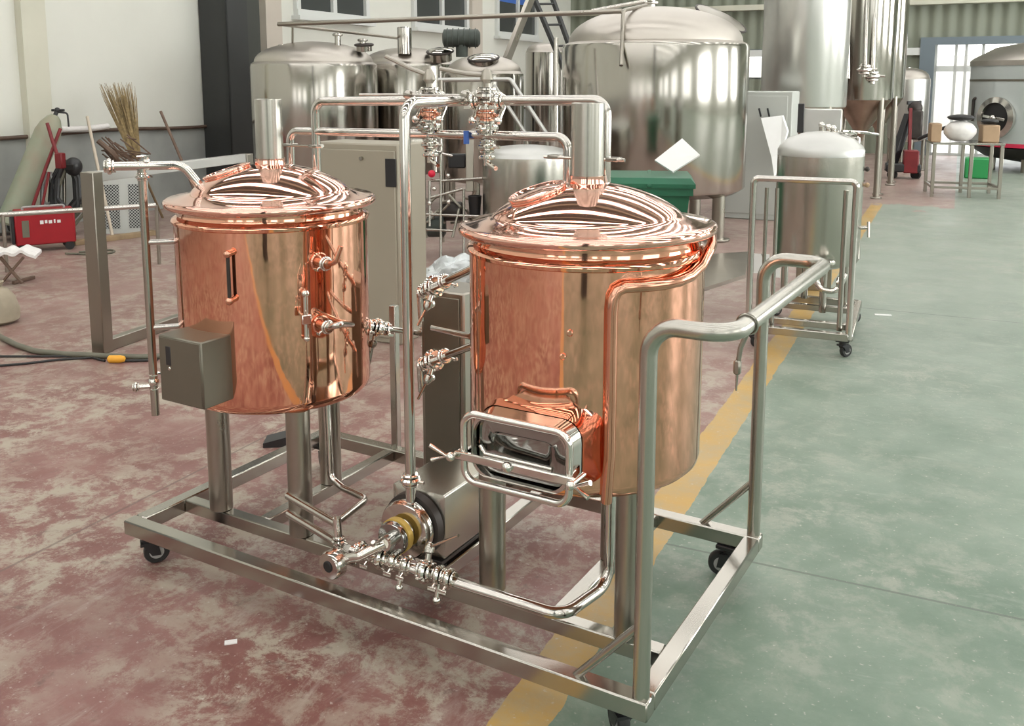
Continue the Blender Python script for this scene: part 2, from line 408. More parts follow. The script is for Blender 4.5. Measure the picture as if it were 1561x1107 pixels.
for i, (y0, y1) in enumerate(((9.85, 11.6), (13.25, 15.2), (16.7, 18.7))):
    z0, z1 = 2.7, 4.6
    fr = MB()
    hbox(fr, XL, XL+.09, y0-.1, y1+.1, z0-.1, z0); hbox(fr, XL, XL+.09, y0-.1, y1+.1, z1, z1+.1)
    for y in (y0-.05, (y0+y1)/2, y1+.05): hbox(fr, XL, XL+.07, y-.05, y+.05, z0, z1)
    wdw = struct(f'window_{i+1}', fr, 'frame', smooth=False)
    hbox(MB(), XL, XL+.012, y0, y1, z0, z1).build('pane', 'window_dark', wdw, smooth=False)
    hbox(MB(), XL, XL+.16, y0-.15, y1+.15, z0-.16, z0-.1).build('window_sill', 'frame', wdw, smooth=False)
    if i == 2: hbox(MB(), XL+.012, XL+.02, y0, y1-.3, 3.35, z1).build('blind', 'blue', wdw, smooth=False)
# roof lights: translucent daylight sheets across the roof, one per bay
n = 1
y = YB+.9
while y < YF-1:
    struct(f'window_{10+n}', hbox(MB(), XL+.6, XR-.6, y, y+.46, ZC-.03, ZC-.005), 'skylight', smooth=False)
    struct(f'trim_{20+n}', hbox(MB(), XL, XR, y+1.3, y+1.42, ZC-.3, ZC), 'pilaster', smooth=False)
    y += 2.3; n += 1
# frosted windows behind and beside the camera
for k, (a, b) in enumerate(((-7, -4.4), (-2.6, 0.2), (2.2, 5.2))):
    struct(f'window_{40+k}', hbox(MB(), a, b, YB, YB+.03, 1.0, 3.9), 'pane_lit', smooth=False)
for k in range(7):
    struct(f'window_{50+k}', hbox(MB(), XR-.03, XR, -18+k*5.4, -15+k*5.4, 1.2, 4.4), 'pane_lit' if k < 4 else 'pane_day', smooth=False)
# added dark pillar standing in for the photographer's reflection in the kettles
struct('trim_50', hbox(MB(), 1.05, 1.4, -4.2, -3.85, 0, ZC), 'column', smooth=False)
struct('trim_51', hbox(MB(), XL, XR, YB, YB+.03, 0, 1.0), 'dado', smooth=False)

# ------------------------------------------------------------------ fittings
def clamp_union(name, c, ax, r, parent, m='chrome'):
    mb = MB(); c = V(c); ax = V(ax).normalized()
    mb.disc(c, ax, r*1.75, r*.9, 24); mb.disc(c+ax*r*.8, ax, r*1.35, r*.5, 24); mb.disc(c-ax*r*.8, ax, r*1.35, r*.5, 24)
    side = ax.cross(V((0, 0, 1))); side = side.normalized() if side.length > .1 else V((1, 0, 0))
    side = (side+V((0, 0, -.5))).normalized(); side = (side-ax*side.dot(ax)).normalized()
    mb.cyl(c+side*r*1.6, c+side*r*2.7, r*.28, 10); mb.bar(c+side*r*2.7-ax*r*.8, c+side*r*2.7+ax*r*.8, r*.35, r*.7, .001)
    return mb.build(name, m, parent)
def butterfly(c, ax, r, parent, lever, length=.13, m='steel_pol'):
    """valve body on pipe axis ax with a squeeze lever pointing along lever"""
    c = V(c); ax = V(ax).normalized(); lv = V(lever).normalized()
    mb = MB(); mb.disc(c, ax, r*1.9, r*1.0, 28); mb.disc(c+ax*r*.95, ax, r*1.55, r*.5, 24); mb.disc(c-ax*r*.95, ax, r*1.55, r*.5, 24)
    for a in range(4):
        s = ax.cross(lv).normalized() if ax.cross(lv).length > .1 else V((1, 0, 0)); t = ax.cross(s)
        p = c+(s*math.cos(a*PI/2+.7)+t*math.sin(a*PI/2+.7))*r*1.6
        mb.cyl(p-ax*r*.8, p+ax*r*.8, r*.28, 8)
    v = mb.build('valve', m, parent)
    perp = lv-ax*lv.dot(ax); perp = perp.normalized() if perp.length > .05 else V((0, 0, 1))
    h = MB(); h.cyl(c+perp*r*1.7, c+perp*r*3.0, r*.5, 14)
    h.lathe([(r*.5, 0), (r*.85, r*.3), (r*.75, r*1.1), (r*.35, r*1.6)], c+perp*r*2.7, perp, 16)
    st = c+perp*r*3.6
    h.tube([st, st+lv*length*.4, st+lv*length], r*.42, 10, flat=.5)
    h.build('valve_handle', 'dark_metal' if m == 'dark' else 'steel', v)
    return v
def ball_valve(c, ax, r, parent, lever=(0, 0, 1), ln=.06):
    c = V(c); ax = V(ax).normalized(); lv = V(lever).normalized()
    mb = MB(); mb.ball(c, r*1.5); mb.cyl(c-ax*r*2.4, c+ax*r*2.4, r, 16)
    for s in (-1, 1): mb.disc(c+ax*s*r*2.0, ax, r*1.35, r*.7, 6)
    v = mb.build('tap', 'chrome', parent)
    h = MB(); h.cyl(c, c+V((0, 0, r*2.2)), r*.4, 10); h.tube([c+V((0, 0, r*2.2)), c+V((0, 0, r*2.3))+lv*ln*.5, c+V((0, 0, r*2.1))+lv*ln], r*.45, 8)
    h.build('tap_handle', 'chrome', v); return v

def caster(parent, x, y, ztop, r=.045, swivel=.5, side=-1):
    b = MB(); b.box((x, y, ztop-.006), (.075, .065, .012), bev=.002); b.cyl((x, y, ztop-.012), (x, y, ztop-.03), .022, 16)
    d = V((math.cos(swivel), math.sin(swivel), 0)); p = V((-d.y, d.x, 0)); c = V((x, y, r))+d*.025
    for s in (-1, 1):
        b.mesh([V((x, y, ztop-.03))+p*s*.024-d*.02, V((x, y, ztop-.03))+p*s*.024+d*.03, c+p*s*.02+d*.014-V((0, 0, .01)), c+p*s*.02-d*.014-V((0, 0, .01)),
                V((x, y, ztop-.03))+p*s*.02-d*.02, V((x, y, ztop-.03))+p*s*.02+d*.03, c+p*s*.016+d*.014-V((0, 0, .01)), c+p*s*.016-d*.014-V((0, 0, .01))],
               [(0, 1, 2, 3), (7, 6, 5, 4), (0, 4, 5, 1), (1, 5, 6, 2), (2, 6, 7, 3), (3, 7, 4, 0)])
    b.box(V((x, y, ztop-.034)), (.05, .05, .01), rz=swivel)
    k = b.build('caster', 'black_pl', parent)
    w = MB(); w.lathe([(r*.55, -.014), (r*.9, -.014), (r, -.008), (r, .008), (r*.9, .014), (r*.55, .014)], c, p, 28); w.build('wheel', 'black', k)
    h = MB(); h.lathe([(.006, -.016), (r*.56, -.0145), (r*.56, .0145), (.006, .016)], c, p, 20); h.build('wheel_hub', 'grey_pl', k)

# ------------------------------------------------------------------ cart that carries the brewhouse
CL, CWD, CZ = 1.8623, .9853, .16
cart = thing('equipment_cart', 'long stainless steel wheeled cart under both copper kettles, tubular push handle at its right end', 'cart', (-.93, .49, 0))
tb = .05
def rail(name, a, b, w=tb, h=tb): return MB().bar(a, b, w, h, .004).build(name, 'steel', cart)
zc = CZ-tb/2
rail('front_rail', (-CL, tb/2, zc), (0, tb/2, zc)); rail('back_rail', (-CL, CWD-tb/2, zc), (0, CWD-tb/2, zc))
rail('end_rail', (-CL+tb/2, tb, zc), (-CL+tb/2, CWD-tb, zc)); rail('end_rail', (-tb/2, tb, zc), (-tb/2, CWD-tb, zc))
rail('inner_rail', (-CL+tb, .235, zc), (-tb, .235, zc), .045, .045)
for x in (-1.475, -.95, -.785, -.365): rail('cross_rail', (x, .2575, zc), (x, CWD-tb, zc), .045, .045)
ZH, XH = 1.0665, .164
MB().tube([(-.025, .025, CZ-.005), (-.025, .025, ZH), (XH, .025, ZH), (XH, CWD-.025, ZH), (-.025, CWD-.025, ZH), (-.025, CWD-.025, CZ-.005)], .0205, 20, rad=.07).build('push_handle', 'steel_brush', cart)
for y in (.025, CWD-.025): MB().tube([(-.025, y, .345), (-.20, y, CZ-.01)], .011, 12).build('brace', 'steel', cart)
MB().bar((-1.455, CWD-.03, CZ-.01), (-1.455, CWD-.03, .745), .03, .03, .003, up=(0, 1, 0)).build('upright', 'steel', cart)
for x, y, s in ((-CL+.055, .05, .93), (-.085, .06, 2.4), (-.10, CWD-.03, 3.4), (-CL+.055, CWD-.05, 2.6)): caster(cart, x, y, CZ-tb, .042, s)

# ------------------------------------------------------------------ copper kettles
KZ0, KZ1 = .564, 1.16
def kettle(cx, cy, r, label, legs, lid_tilt, hatch_ang):
    k = thing('copper_kettle', label, 'kettle', (cx, cy, CZ), group=None)
    c = (cx, cy, 0)
    MB().lathe([(0, KZ0+.0), (r*.8, KZ0+.004), (r*.95, KZ0+.010), (r-.004, KZ0+.022), (r, KZ0+.04), (r, KZ1-.012), (r, KZ1-.006)], c, n=128).build('body', 'copper', k)
    s = MB(); s.lathe([(r-.001, KZ1-.012), (r+.006, KZ1-.008), (r+.008, KZ1), (r+.004, KZ1+.008), (r-.012, KZ1+.016), (r-.016, KZ1+.03), (r-.012, KZ1+.045), (r-.03, KZ1+.046)], c, n=128, cap=False)
    s.build('shoulder_ring', 'copper', k)
    R = r+.028; z = KZ1+.055
    prof = [(r-.022, z-.022), (r-.016, z-.014), (R-.018, z-.012), (R-.006, z-.014), (R+.001, z-.008), (R+.003, z), (R, z+.008), (R-.008, z+.012), (R-.03, z+.012), (.27, z+.026), (.258, z+.030)]
    rd, zd, hd = .256, z+.030, .090
    def domez(x): return zd+hd*(.60*(1-x*x)+.40*math.sqrt(max(0, 1-x*x)))
    for i in range(1, 25):
        x = math.cos(i/24*PI/2) if i < 24 else 0; prof.append((rd*x, domez(x)))
    rot = Matrix.Translation(V((cx, cy, z))) @ Matrix.Rotation(lid_tilt, 4, V((.3, 1, 0))) @ Matrix.Translation(-V((cx, cy, z)))
    lb = MB(); lb.lathe(prof, c, n=128, cap=False); bmesh.ops.transform(lb.bm, matrix=rot, verts=lb.bm.verts[:])
    lid = lb.build('lid', 'copper_lid', k, sharp=50)
    zt = zd+hd
    MB().lathe([(.052, zt-.012), (.049, zt+.006), (.049, zt+.018), (.046, zt+.018)], c, n=40, cap=False).build('flue_collar', 'copper_lid', lid)
    MB().lathe([(.0445, zt-.01), (.0445, 1.545), (.042, 1.547), (.042, zt+.02)], c, n=40, cap=False).build('flue_pipe', 'steel_brush', lid)
    # hinged hatch on the dome
    rr = .140; nx = V((math.cos(hatch_ang), math.sin(hatch_ang), 0))
    pz = domez(rr/rd); nrm = (nx*((domez(rr/rd-.02)-domez(rr/rd+.02))/(.04*rd))+V((0, 0, 1))).normalized()
    hc = V((cx, cy, pz))+nx*rr-nrm*.006
    h = MB(); h.lathe([(.078, -.012), (.079, .006), (.070, .010), (.066, .006), (.03, .010), (0, .011)], hc, nrm, 40, cap=False); h.torus(hc+nrm*.006, nrm, .077, .0045, 40, 10); h.build('hatch', 'copper_lid', lid)
    for (lx, ly) in legs:
        MB().lathe([(.0385, CZ-.001), (.0385, KZ0+.012)], (lx, ly, 0), n=32).build('leg', 'steel_dull', k)
        
    return k
RX, RY, RR = -.358, .39, .3185
LX, LY, LR = -1.5206, .39, .3135
kl = kettle(LX, LY, LR, 'left copper kettle on the cart, with a square grey control box on its front', [(-1.655, .235), (-1.29, .235), (-1.475, .59)], 0, math.radians(222))
kr = kettle(RX, RY, RR, 'right copper kettle, nearest the push handle, with a framed manway low on its front', [(-.585, .265), (-.15, .24), (-.357, .60)], math.radians(-1.2), math.radians(224))

# control box on the left kettle
b = MB(); b.box((-1.515, .04, .732), (.19, .125, .208), bev=.004)
cb = b.build('control_box', 'box', kl)
MB().box((-1.565, -.0235, .775), (.022, .003, .060), bev=.001).build('gauge_slot', 'black_pl', cb)
MB().disc((-1.562, -.0235, .735), (0, 1, 0), .006, .006, 12).build('screw', 'chrome', cb)
MB().box((-1.515, -.0225, .732), (.178, .003, .196), bev=.001).build('cover_plate', 'box', cb)

# level tube on the far left of the left kettle
dirv = V((-.72, -.69, 0)).normalized(); q = V((LX, LY, 0))+dirv*.402
def rad(d, z): v = V((LX, LY, 0))+dirv*d; return V((v.x, v.y, z))
MB().tube([rad(.402, .50), rad(.402, 1.325)], .0135, 16).build('level_tube', 'steel', kl)
vent = MB(); vent.tube([rad(.50, 1.335), rad(.275, 1.335), rad(.225, 1.265)], .0145, 16, rad=.05)
vp = vent.build('vent_pipe', 'chrome', kl)
clamp_union('clamp', rad(.498, 1.335), dirv, .015, vp); ball_valve(rad(.385, 1.348), (0, 0, 1), .008, kl, dirv, .03)
clamp_union('clamp', rad(.402, 1.30), (0, 0, 1), .012, kl)
for z in (1.085, .80): MB().tube([rad(.402, z), rad(LR-.01, z)], .0095, 12).build('tube_link', 'steel_pol', kl)
ball_valve(rad(.402, .615), (0, 0, 1), .012, kl, -dirv, .03)
dp = MB(); dp.tube([rad(.40, .60), rad(.455, .60)], .008, 12); dpo = dp.build('drain_tap', 'chrome', kl); clamp_union('clamp', rad(.458, .60), dirv, .010, dpo)
# small fittings on the left kettle
def on(cx, cy, r, a, z, out=0.): a = math.radians(a); return V((cx+(r+out)*math.cos(a), cy+(r+out)*math.sin(a), z))
def nrmv(a): a = math.radians(a); return V((math.cos(a), math.sin(a), 0))
for z in (1.09, .945):
    g = MB(); g.cyl(on(LX, LY, LR, -69, z, -.01), on(LX, LY, LR, -69, z, .02), .010, 16); g.ball(on(LX, LY, LR, -69, z, .022), .0125, n=14); g.build('gauge_port', 'copper_pipe', kl)
g = MB(); g.tube([on(LX, LY, LR, -69, 1.09, .02), on(LX, LY, LR, -69, .945, .02)], .006, 10); g.build('sight_tube', 'dark_metal', kl)  # added dark tube stands in for a dark reflection between the ports
t = MB(); t.cyl(on(LX, LY, LR, -29.5, .815, .015), on(LX, LY, LR, -29.5, .955, .015), .008, 14); t.ball(on(LX, LY, LR, -29.5, .958, .015), .013, n=14); t.ball(on(LX, LY, LR, -29.5, .815, .015), .010, n=14)
t.cyl(on(LX, LY, LR, -29.5, .885, -.01), on(LX, LY, LR, -31, .885, .045), .007, 12); t.box(on(LX, LY, LR, -31, .885, .05), (.01, .03, .03), rz=-.5, bev=.003)
t.build('sample_valve', 'chrome', kl)
for a, z in ((-20, 1.05), (-20, .85)):
    g = MB(); g.disc(on(LX, LY, LR, a, z, .004), nrmv(a), .030, .012, 28); g.cyl(on(LX, LY, LR, a, z, -.01), on(LX, LY, LR, a, z, .05), .013, 16)
    po = g.build('outlet_port', 'copper_pipe', kl); clamp_union('clamp', on(LX, LY, LR, a, z, .045), nrmv(a), .013, po)
g = MB(); p0 = on(LX, LY, LR, -20, 1.05, .05); g.tube([p0, p0+V((.045, -.01, .01)), p0+V((.06, .0, .06))], .008, 12, rad=.02); g.build('thermometer', 'copper_pipe', kl)

# fittings of the right kettle: overflow pipe round the front, framed manway
op = MB(); pts = []
for a, z in ((25, 1.19), (12, 1.178), (3, 1.165), (-5, 1.14), (-14, 1.124), (-22, 1.118), (-30, 1.116), (-38, 1.116), (-44, 1.117), (-48.5, 1.116), (-51.5, 1.108), (-53, 1.09), (-53.5, 1.06)):
    pts.append(on(RX, RY, RR, a, z, .0165))
pts += [on(RX, RY, RR, -53.5, z, .016) for z in (1.0, .9, .8, .7)]+[on(RX, RY, RR, -54.2, .62, .012), on(RX, RY, RR, -54.2, .572, .004)]
op.tube(pts, .0145, 16); op.build('overflow_pipe', 'copper_pipe', kr)
# manway neck, door, ring and latch
mx, mz, my = -.338, .70, .012
nb = MB()
def rrect(w, h, r, n=6):
    o = []
    for sx, sz, a0 in ((1, 1, 0), (-1, 1, 90), (-1, -1, 180), (1, -1, 270)):
        for i in range(n+1):
            a = math.radians(a0+90*i/n); o.append((sx*(w/2-r)+r*math.cos(a), sz*(h/2-r)+r*math.sin(a)))
    return o
def loft(mb, secs, cap0=False, cap1=False):
    vs = []; fs = []; k = len(secs[0])
    for s_ in secs: vs += s_
    for i in range(len(secs)-1):
        for j in range(k): fs.append([i*k+j, i*k+(j+1) % k, (i+1)*k+(j+1) % k, (i+1)*k+j])
    if cap0: fs.append(list(range(k)))
    if cap1: fs.append([(len(secs)-1)*k+j for j in range(k)][::-1])
    return mb.mesh(vs, fs)
secs = []
for w, h, y in ((.40, .27, .145), (.335, .215, .095), (.285, .175, .045), (.272, .165, .0), (.268, .162, -.018), (.256, .150, -.018), (.256, .150, .02)):
    secs.append([V((mx+a, y, mz+.012+c)) for a, c in rrect(w, h, min(.05, w*.2))])
cs = []
for i in range(11):
    t_ = i/10; fl_ = (1-t_)**2.6; w, h = .287+.06*fl_, .177+.13*fl_; y = .150-.108*t_
    cs.append([V((mx+a, y, mz+.012+c)) for a, c in rrect(w, h, .05+.03*fl_, 8)])
loft(nb, cs); nb.build('manway_collar', 'copper_lid', kr, sharp=60)
nk = MB(); loft(nk, secs[2:]); nk.build('manway_neck', 'steel_pol', kr)
dr = MB(); s0 = [V((mx+a, .012, mz+.012+c)) for a, c in rrect(.252, .146, .035)]; s1 = [V((mx+a, .004, mz+.012+c)) for a, c in rrect(.246, .140, .033)]
s2 = [V((mx+a, .002, mz+.005+c)) for a, c in rrect(.19, .09, .03)]; s3 = [V((mx+a, .008, mz+.008+c)) for a, c in rrect(.17, .075, .025)]
loft(dr, [s0, s1, s2, s3], True, True); dr.build('manway_door', 'mirror_dark', kr)  # dark steel colour stands in for the dark surroundings mirrored in the door
rg = MB(); rg.tube([V((mx+a, -.032, mz+.008+c)) for a, c in rrect(.292, .176, .036, 8)], .0095, 14, closed=True); ro = rg.build('manway_ring', 'chrome', kr)
la = MB(); la.bar((mx-.165, -.044, mz-.012), (mx+.165, -.044, mz-.012), .012, .022, .003); la.ball((mx-.01, -.052, mz-.010), .014, n=14)
la.tube([(mx-.10, -.03, mz+.02), (mx-.085, -.03, mz+.0), (mx+.1, -.03, mz+.0)], .006, 10)
lo = la.build('latch_bar', 'chrome', kr)
for s in (-1, 1):
    wn = MB(); e = V((mx+s*.165, -.044, mz-.012)); wn.cyl(e+V((0, .05, 0)), e+V((0, -.03, 0)), .006, 12); wn.ball(e+V((0, -.02, 0)), .012, n=12)
    wn.tube([e+V((s*.055, -.03, .022)), e+V((s*.01, -.02, 0)), e+V((s*.05, -.03, -.015))], .006, 10); wn.build('wing_nut', 'chrome', lo)
for s in (-1, 1):
    hb = MB(); hb.bar((mx+s*.147, -.03, mz-.012), (mx+s*.138, .03, mz-.012), .01, .022, .002); hb.build('hinge_bracket', 'steel_pol', kr)
for a, z in ((-71, 1.0), (-74, .94)):
    MB().disc(on(RX, RY, RR, a, z, .003), nrmv(a), .008, .008, 14).build('rivet', 'copper_pipe', kr)

# ------------------------------------------------------------------ pump on the cart
PX, PZ = -.850, .293
pump = thing('transfer_pump', 'stainless centrifugal pump with a square motor cover on the cart between the kettles', 'pump', (PX, .4, CZ))
MB().lathe([(.040, .165), (.042, .19), (.082, .195), (.088, .205), (.088, .225), (.075, .235)], (PX, 0, PZ), (0, 1, 0), 48).build('volute', 'steel_pol', pump)
MB().lathe([(.02, .133), (.046, .135), (.050, .142), (.050, .152), (.044, .156)], (PX, 0, PZ), (0, 1, 0), 40).build('front_flange', 'mirror_dark', pump)
MB().lathe([(.044, .155), (.053, .157), (.053, .175), (.044, .177)], (PX, 0, PZ), (0, 1, 0), 40).build('seal_ring', 'yellow', pump)
MB().lathe([(.075, .233), (.097, .236), (.099, .245), (.099, .262), (.09, .27)], (PX, 0, PZ), (0, 1, 0), 48).build('adapter_ring', 'dark_metal', pump)
mc = MB(); loft(mc, [[V((PX+a, y, PZ+c)) for a, c in rrect(.19*s, .20*s, .008)] for y, s in ((.268, .85), (.275, 1), (.60, 1), (.61, .95))], True, True); mc.build('motor_cover', 'steel_brush', pump)
MB().cyl((PX, .105, PZ), (PX, .14, PZ), .022, 24).build('suction_port', 'chrome', pump)
MB().box((PX, .42, .177), (.17, .30, .012), bev=.002).build('base_plate', 'dark_metal', pump)
for x, y in ((-.06, .31), (.06, .31), (-.06, .55), (.06, .55)): MB().cyl((PX+x, y, CZ), (PX+x, y, PZ-.08), .012, 12).build('foot', 'black_pl', pump)

# ------------------------------------------------------------------ riser and overhead transfer pipes
pipes = thing('transfer_pipework', 'overhead stainless pipe loop with four valves joining the two kettles', 'pipework', (PX, .25, CZ))
PY = .55; zu0, zu1 = 1.537, 1.551; zl0, zl1 = 1.434, 1.443
xl1, xr1, xl2, xr2 = -1.462, -.377, -1.58, -.498
MB().tube([(PX+.010, .222, .355), (PX+.010, .222, 1.544), (PX+.010, PY, 1.545)], .0155, 18, rad=.045).build('riser_pipe', 'steel_pol', pipes)
clamp_union('clamp', (PX+.010, .222, .445), (0, 0, 1), .018, pipes)
MB().tube([(xl1, PY, 1.29), (xl1, PY, zu0), (xr1, PY, zu1), (xr1, PY, 1.29)], .0150, 18, rad=.042).build('upper_pipe', 'steel_pol', pipes)
MB().tube([(xl2, PY, 1.29), (xl2, PY, zl0), (xr2, PY, zl1), (xr2, PY, 1.29)], .0140, 18, rad=.038).build('lower_pipe', 'steel_pol', pipes)
for a, b_, z in ((xl2-.03, xl1+.04, 1.385), (xr2-.07, xr1+.065, 1.385)):
    g = MB(); g.tube([(a, PY-.015, z), (b_, PY-.015, z)], .005, 8); g.box((a+.03, PY, z), (.04, .04, .012), bev=.003); g.box((b_-.04, PY, z), (.04, .04, .012), bev=.003); g.build('pipe_bracket', 'steel', pipes)
def X(px, z=1.5): d = ray(px, 153); return (CAM+d*((PY-CAM.y)/d.y)).x
for px, lev in ((655, (-.75, -.25, .28)), (742, (-.85, -.2, .06))):
    x = X(px)
    clamp_union('clamp', (x-.045, PY, zu0+.008), (1, 0, 0), .016, pipes); clamp_union('clamp', (x+.045, PY, zu0+.008), (1, 0, 0), .016, pipes)
    MB().tube([(x, PY, zu0), (x, PY, zl0)], .014, 14).build('link_pipe', 'chrome', pipes)
    butterfly((x, PY, zu0+.025), (0, 0, 1), .020, pipes, (lev[0], lev[1], .0001), .16)
    v = MB(); v.cyl((x, PY, zu0+.03), (x, PY, zu0+.085), .011, 14); v.lathe([(.011, 0), (.02, .012), (.017, .03), (.008, .045)], (x, PY, zu0+.06), (0, 0, 1), 16)
    L0 = V((x, PY, zu0+.085)); lvv = V(lev).normalized(); v.tube([L0, L0+lvv*.06, L0+lvv*.15+V((0, 0, .01))], .0115, 10, flat=.6)
    v.build('handle_stem', 'steel_dull', pipes)
    clamp_union('clamp', (x, PY, zu0-.035), (0, 0, 1), .017, pipes, 'copper_pipe')  # copper colour painted on for the copper reflected in these clamps
    butterfly((x, PY, zl0+.03), (0, 0, 1), .019, pipes, (lev[0]*-.3, -1, 0), .06, 'chrome')
    clamp_union('clamp', (x, PY, zl0-.028), (0, 0, 1), .017, pipes)
    s = MB(); s.cyl((x, PY, zl0), (x, PY, zl0-.085), .010, 12); s.disc((x, PY, zl0-.06), (0, 0, 1), .026, .012, 20); s.tube([(x, PY, zl0-.075), (x+.05, PY-.03, zl0-.09)], .007, 8); s.build('drain_valve', 'chrome', pipes)
    for dx in (.06, -.03):
        sv = MB(); sv.ball((x+dx, PY-.035, zu0-.05), .013, n=12); sv.cyl((x+dx, PY-.03, zu0-.05), (x+dx, PY, zu0-.01), .007, 10); sv.build('sample_cock', 'chrome', pipes)
MB().cyl((X(716), PY-.02, zl0+.02), (X(716), PY-.02, zl0-.02), .009, 12).build('valve_tag', 'blue', pipes)

# suction pipes along the front of the cart
man = thing('suction_manifold', 'low stainless pipe run with valves along the front rail below the kettles', 'pipework', (-.7, .12, CZ))
nose = F(512, 862, .215); nose.z = .225
inl = V((PX, .108, PZ)); 
MB().tube([inl, V((-.905, .06, .262)), nose+V((.0, .01, 0))], .0145, 16, rad=.03).build('suction_pipe', 'chrome', man)
dirn = (nose-V((PX, .135, PZ))).normalized()
capn = V((-.12, -1, -.05)).normalized()
g = MB(); g.lathe([(.038, 0), (.042, .008), (.042, .034), (.032, .04), (.024, .06)], nose+capn*.03, -capn, 28); no = g.build('inlet_cap', 'steel_pol', man)
MB().disc(nose+capn*.031, capn, .017, .006, 20).build('inlet_bore', 'dark', no)
yv = .115; zv = .235
c0 = V((-.93, yv, zv)); c1 = V((-.66, yv+.02, zv))
m2 = MB(); m2.tube([V((-.98, yv, zv)), V((-.30, yv+.035, zv-.02)), V((-.262, .36, zv-.02)), V((-.262, .36, KZ0+.008))], .0165, 16, rad=.06); m2.build('kettle_drain_pipe', 'steel_pol', man)
MB().tube([V((-1.31, .20, .295)), V((-1.06, .145, .285))], .0125, 14).build('branch_pipe', 'steel_pol', man)
MB().tube([V((-1.31, .20, .235)), V((-1.05, .145, .222))], .0125, 14).build('branch_pipe', 'steel_pol', man)
MB().tube([V((-1.06, .145, .305)), V((-1.05, .14, .20)), V((-.99, .125, .20))], .013, 14, rad=.02).build('down_pipe', 'chrome', man)
MB().tube([V((-1.06, .145, .29)), V((-1.07, .30, .30)), V((-1.19, .325, .30)), V((-1.245, .33, .32)), V((-1.255, .335, KZ0+.008))], .0115, 14, rad=.035).build('left_drain_pipe', 'steel_pol', man)
for x, lv in ((-.875, (.6, -.3, .5)), (-.72, (.7, .15, .4))):
    butterfly((x, yv+.012, zv), (1, .03, 0), .0185, man, lv, .10, 'chrome')
for x in (-.955, -.915, -.83, -.785, -.675, -.64): clamp_union('clamp', (x, yv+.013, zv), (1, .03, 0), .0165, man)
clamp_union('clamp', (-1.05, .14, .235), (0, 0, 1), .013, man)
for x in (-.80, -.67):
    s = MB(); s.cyl((x, yv, zv-.015), (x, yv-.01, zv-.06), .007, 10); s.ball((x, yv-.01, zv-.062), .012, n=12); s.build('drain_cock', 'chrome', man)

# plate cooler behind, with its valves
hx = thing('plate_cooler', 'narrow grey steel plate cooler standing on the back rail between the kettles', 'cooler', (-1.09, .83, CZ))
MB().box((-1.09, .84, .53), (.185, .17, .70), bev=.006).build('casing', 'steel_dull', hx)
MB().box((-1.09, .752, .53), (.15, .006, .66), bev=.002).build('front_plate', 'box', hx)
for x in (-1.13, -1.05): MB().bar((x, .84, CZ), (x, .84, .19), .03, .1, .002).build('foot', 'steel', hx)
def AY(px, py, Y): d = ray(px, py); return CAM+d*((Y-CAM.y)/d.y)
# wort pipe from the left kettle across to the cooler
wp = thing('wort_pipework', 'cluster of small stainless wort pipes and clamp valves joining both kettles halfway up', 'pipework', on(LX, LY, LR, -20, .85, .06)-V((0, 0, .05)))
s0 = on(LX, LY, LR, -20, .85, .055); mid = D(575, 499, 3.26); end = D(650, 510, 3.40)
MB().tube([s0, s0+V((.05, -.01, .02)), mid-V((.06, 0, 0)), mid, end], .0105, 14, rad=.03).build('tube', 'steel_pol', wp)
butterfly(mid, (end-mid), .017, wp, (-.1, -.2, -1), .07, 'chrome'); clamp_union('clamp', mid+(end-mid)*.18, end-mid, .014, wp); clamp_union('clamp', mid-(end-mid)*.18, end-mid, .014, wp)
butterfly(D(652, 500, 3.40), (0, 0, 1), .016, wp, (.6, .3, .5), .12, 'chrome'); clamp_union('clamp', D(652, 528, 3.40), (0, 0, 1), .014, wp)
MB().tube([D(652, 505, 3.40), D(652, 548, 3.40)], .012, 12).build('drop_pipe', 'steel_pol', wp)

for (px, py, qx, qy) in ((724, 408, 640, 447), (724, 526, 640, 557)):
    a = AY(px, py, .47); b_ = AY(qx, qy, .66); k = a+(b_-a)*.72
    MB().tube([a, b_], .0125, 14).build('tube', 'steel_pol', wp)
    butterfly(k, b_-a, .020, wp, (-.3, -.3, -.8), .07, 'chrome')
    clamp_union('clamp', a+(b_-a)*.52, b_-a, .015, wp); clamp_union('clamp', a+(b_-a)*.92, b_-a, .015, wp)
    MB().tube([b_, b_+V((-.01, .02, -.10))], .012, 12).build('elbow', 'chrome', wp)
    MB().ball(k+V((0, -.02, -.055)), .016, n=14).build('drain_cock', 'chrome', wp)
a = AY(718, 513, .5); b_ = AY(660, 500, .66); MB().tube([a, b_], .011, 12).build('tube', 'steel_pol', wp)
# earth clip hanging from the push handle
hp = V((XH, .135, ZH))
ec = thing('hanging_clip', 'small metal clip hanging from the front corner of the push handle', 'clip', hp+V((0, 0, -.16)))
MB().torus(hp, (0, 1, .15), .0235, .003, 32, 8).build('strap', 'steel', ec)
g = MB(); g.tube([hp+V((0, 0, -.022)), hp+V((-.012, -.004, -.055)), hp+V((-.016, -.006, -.09))], .006, 10); g.box(hp+V((-.017, -.006, -.10)), (.016, .016, .035), bev=.004); g.build('clip_body', 'steel_dull', ec)
MB().cyl(hp+V((-.017, -.006, -.115)), hp+V((-.018, -.006, -.155)), .0035, 10, .002).build('pin', 'steel', ec)

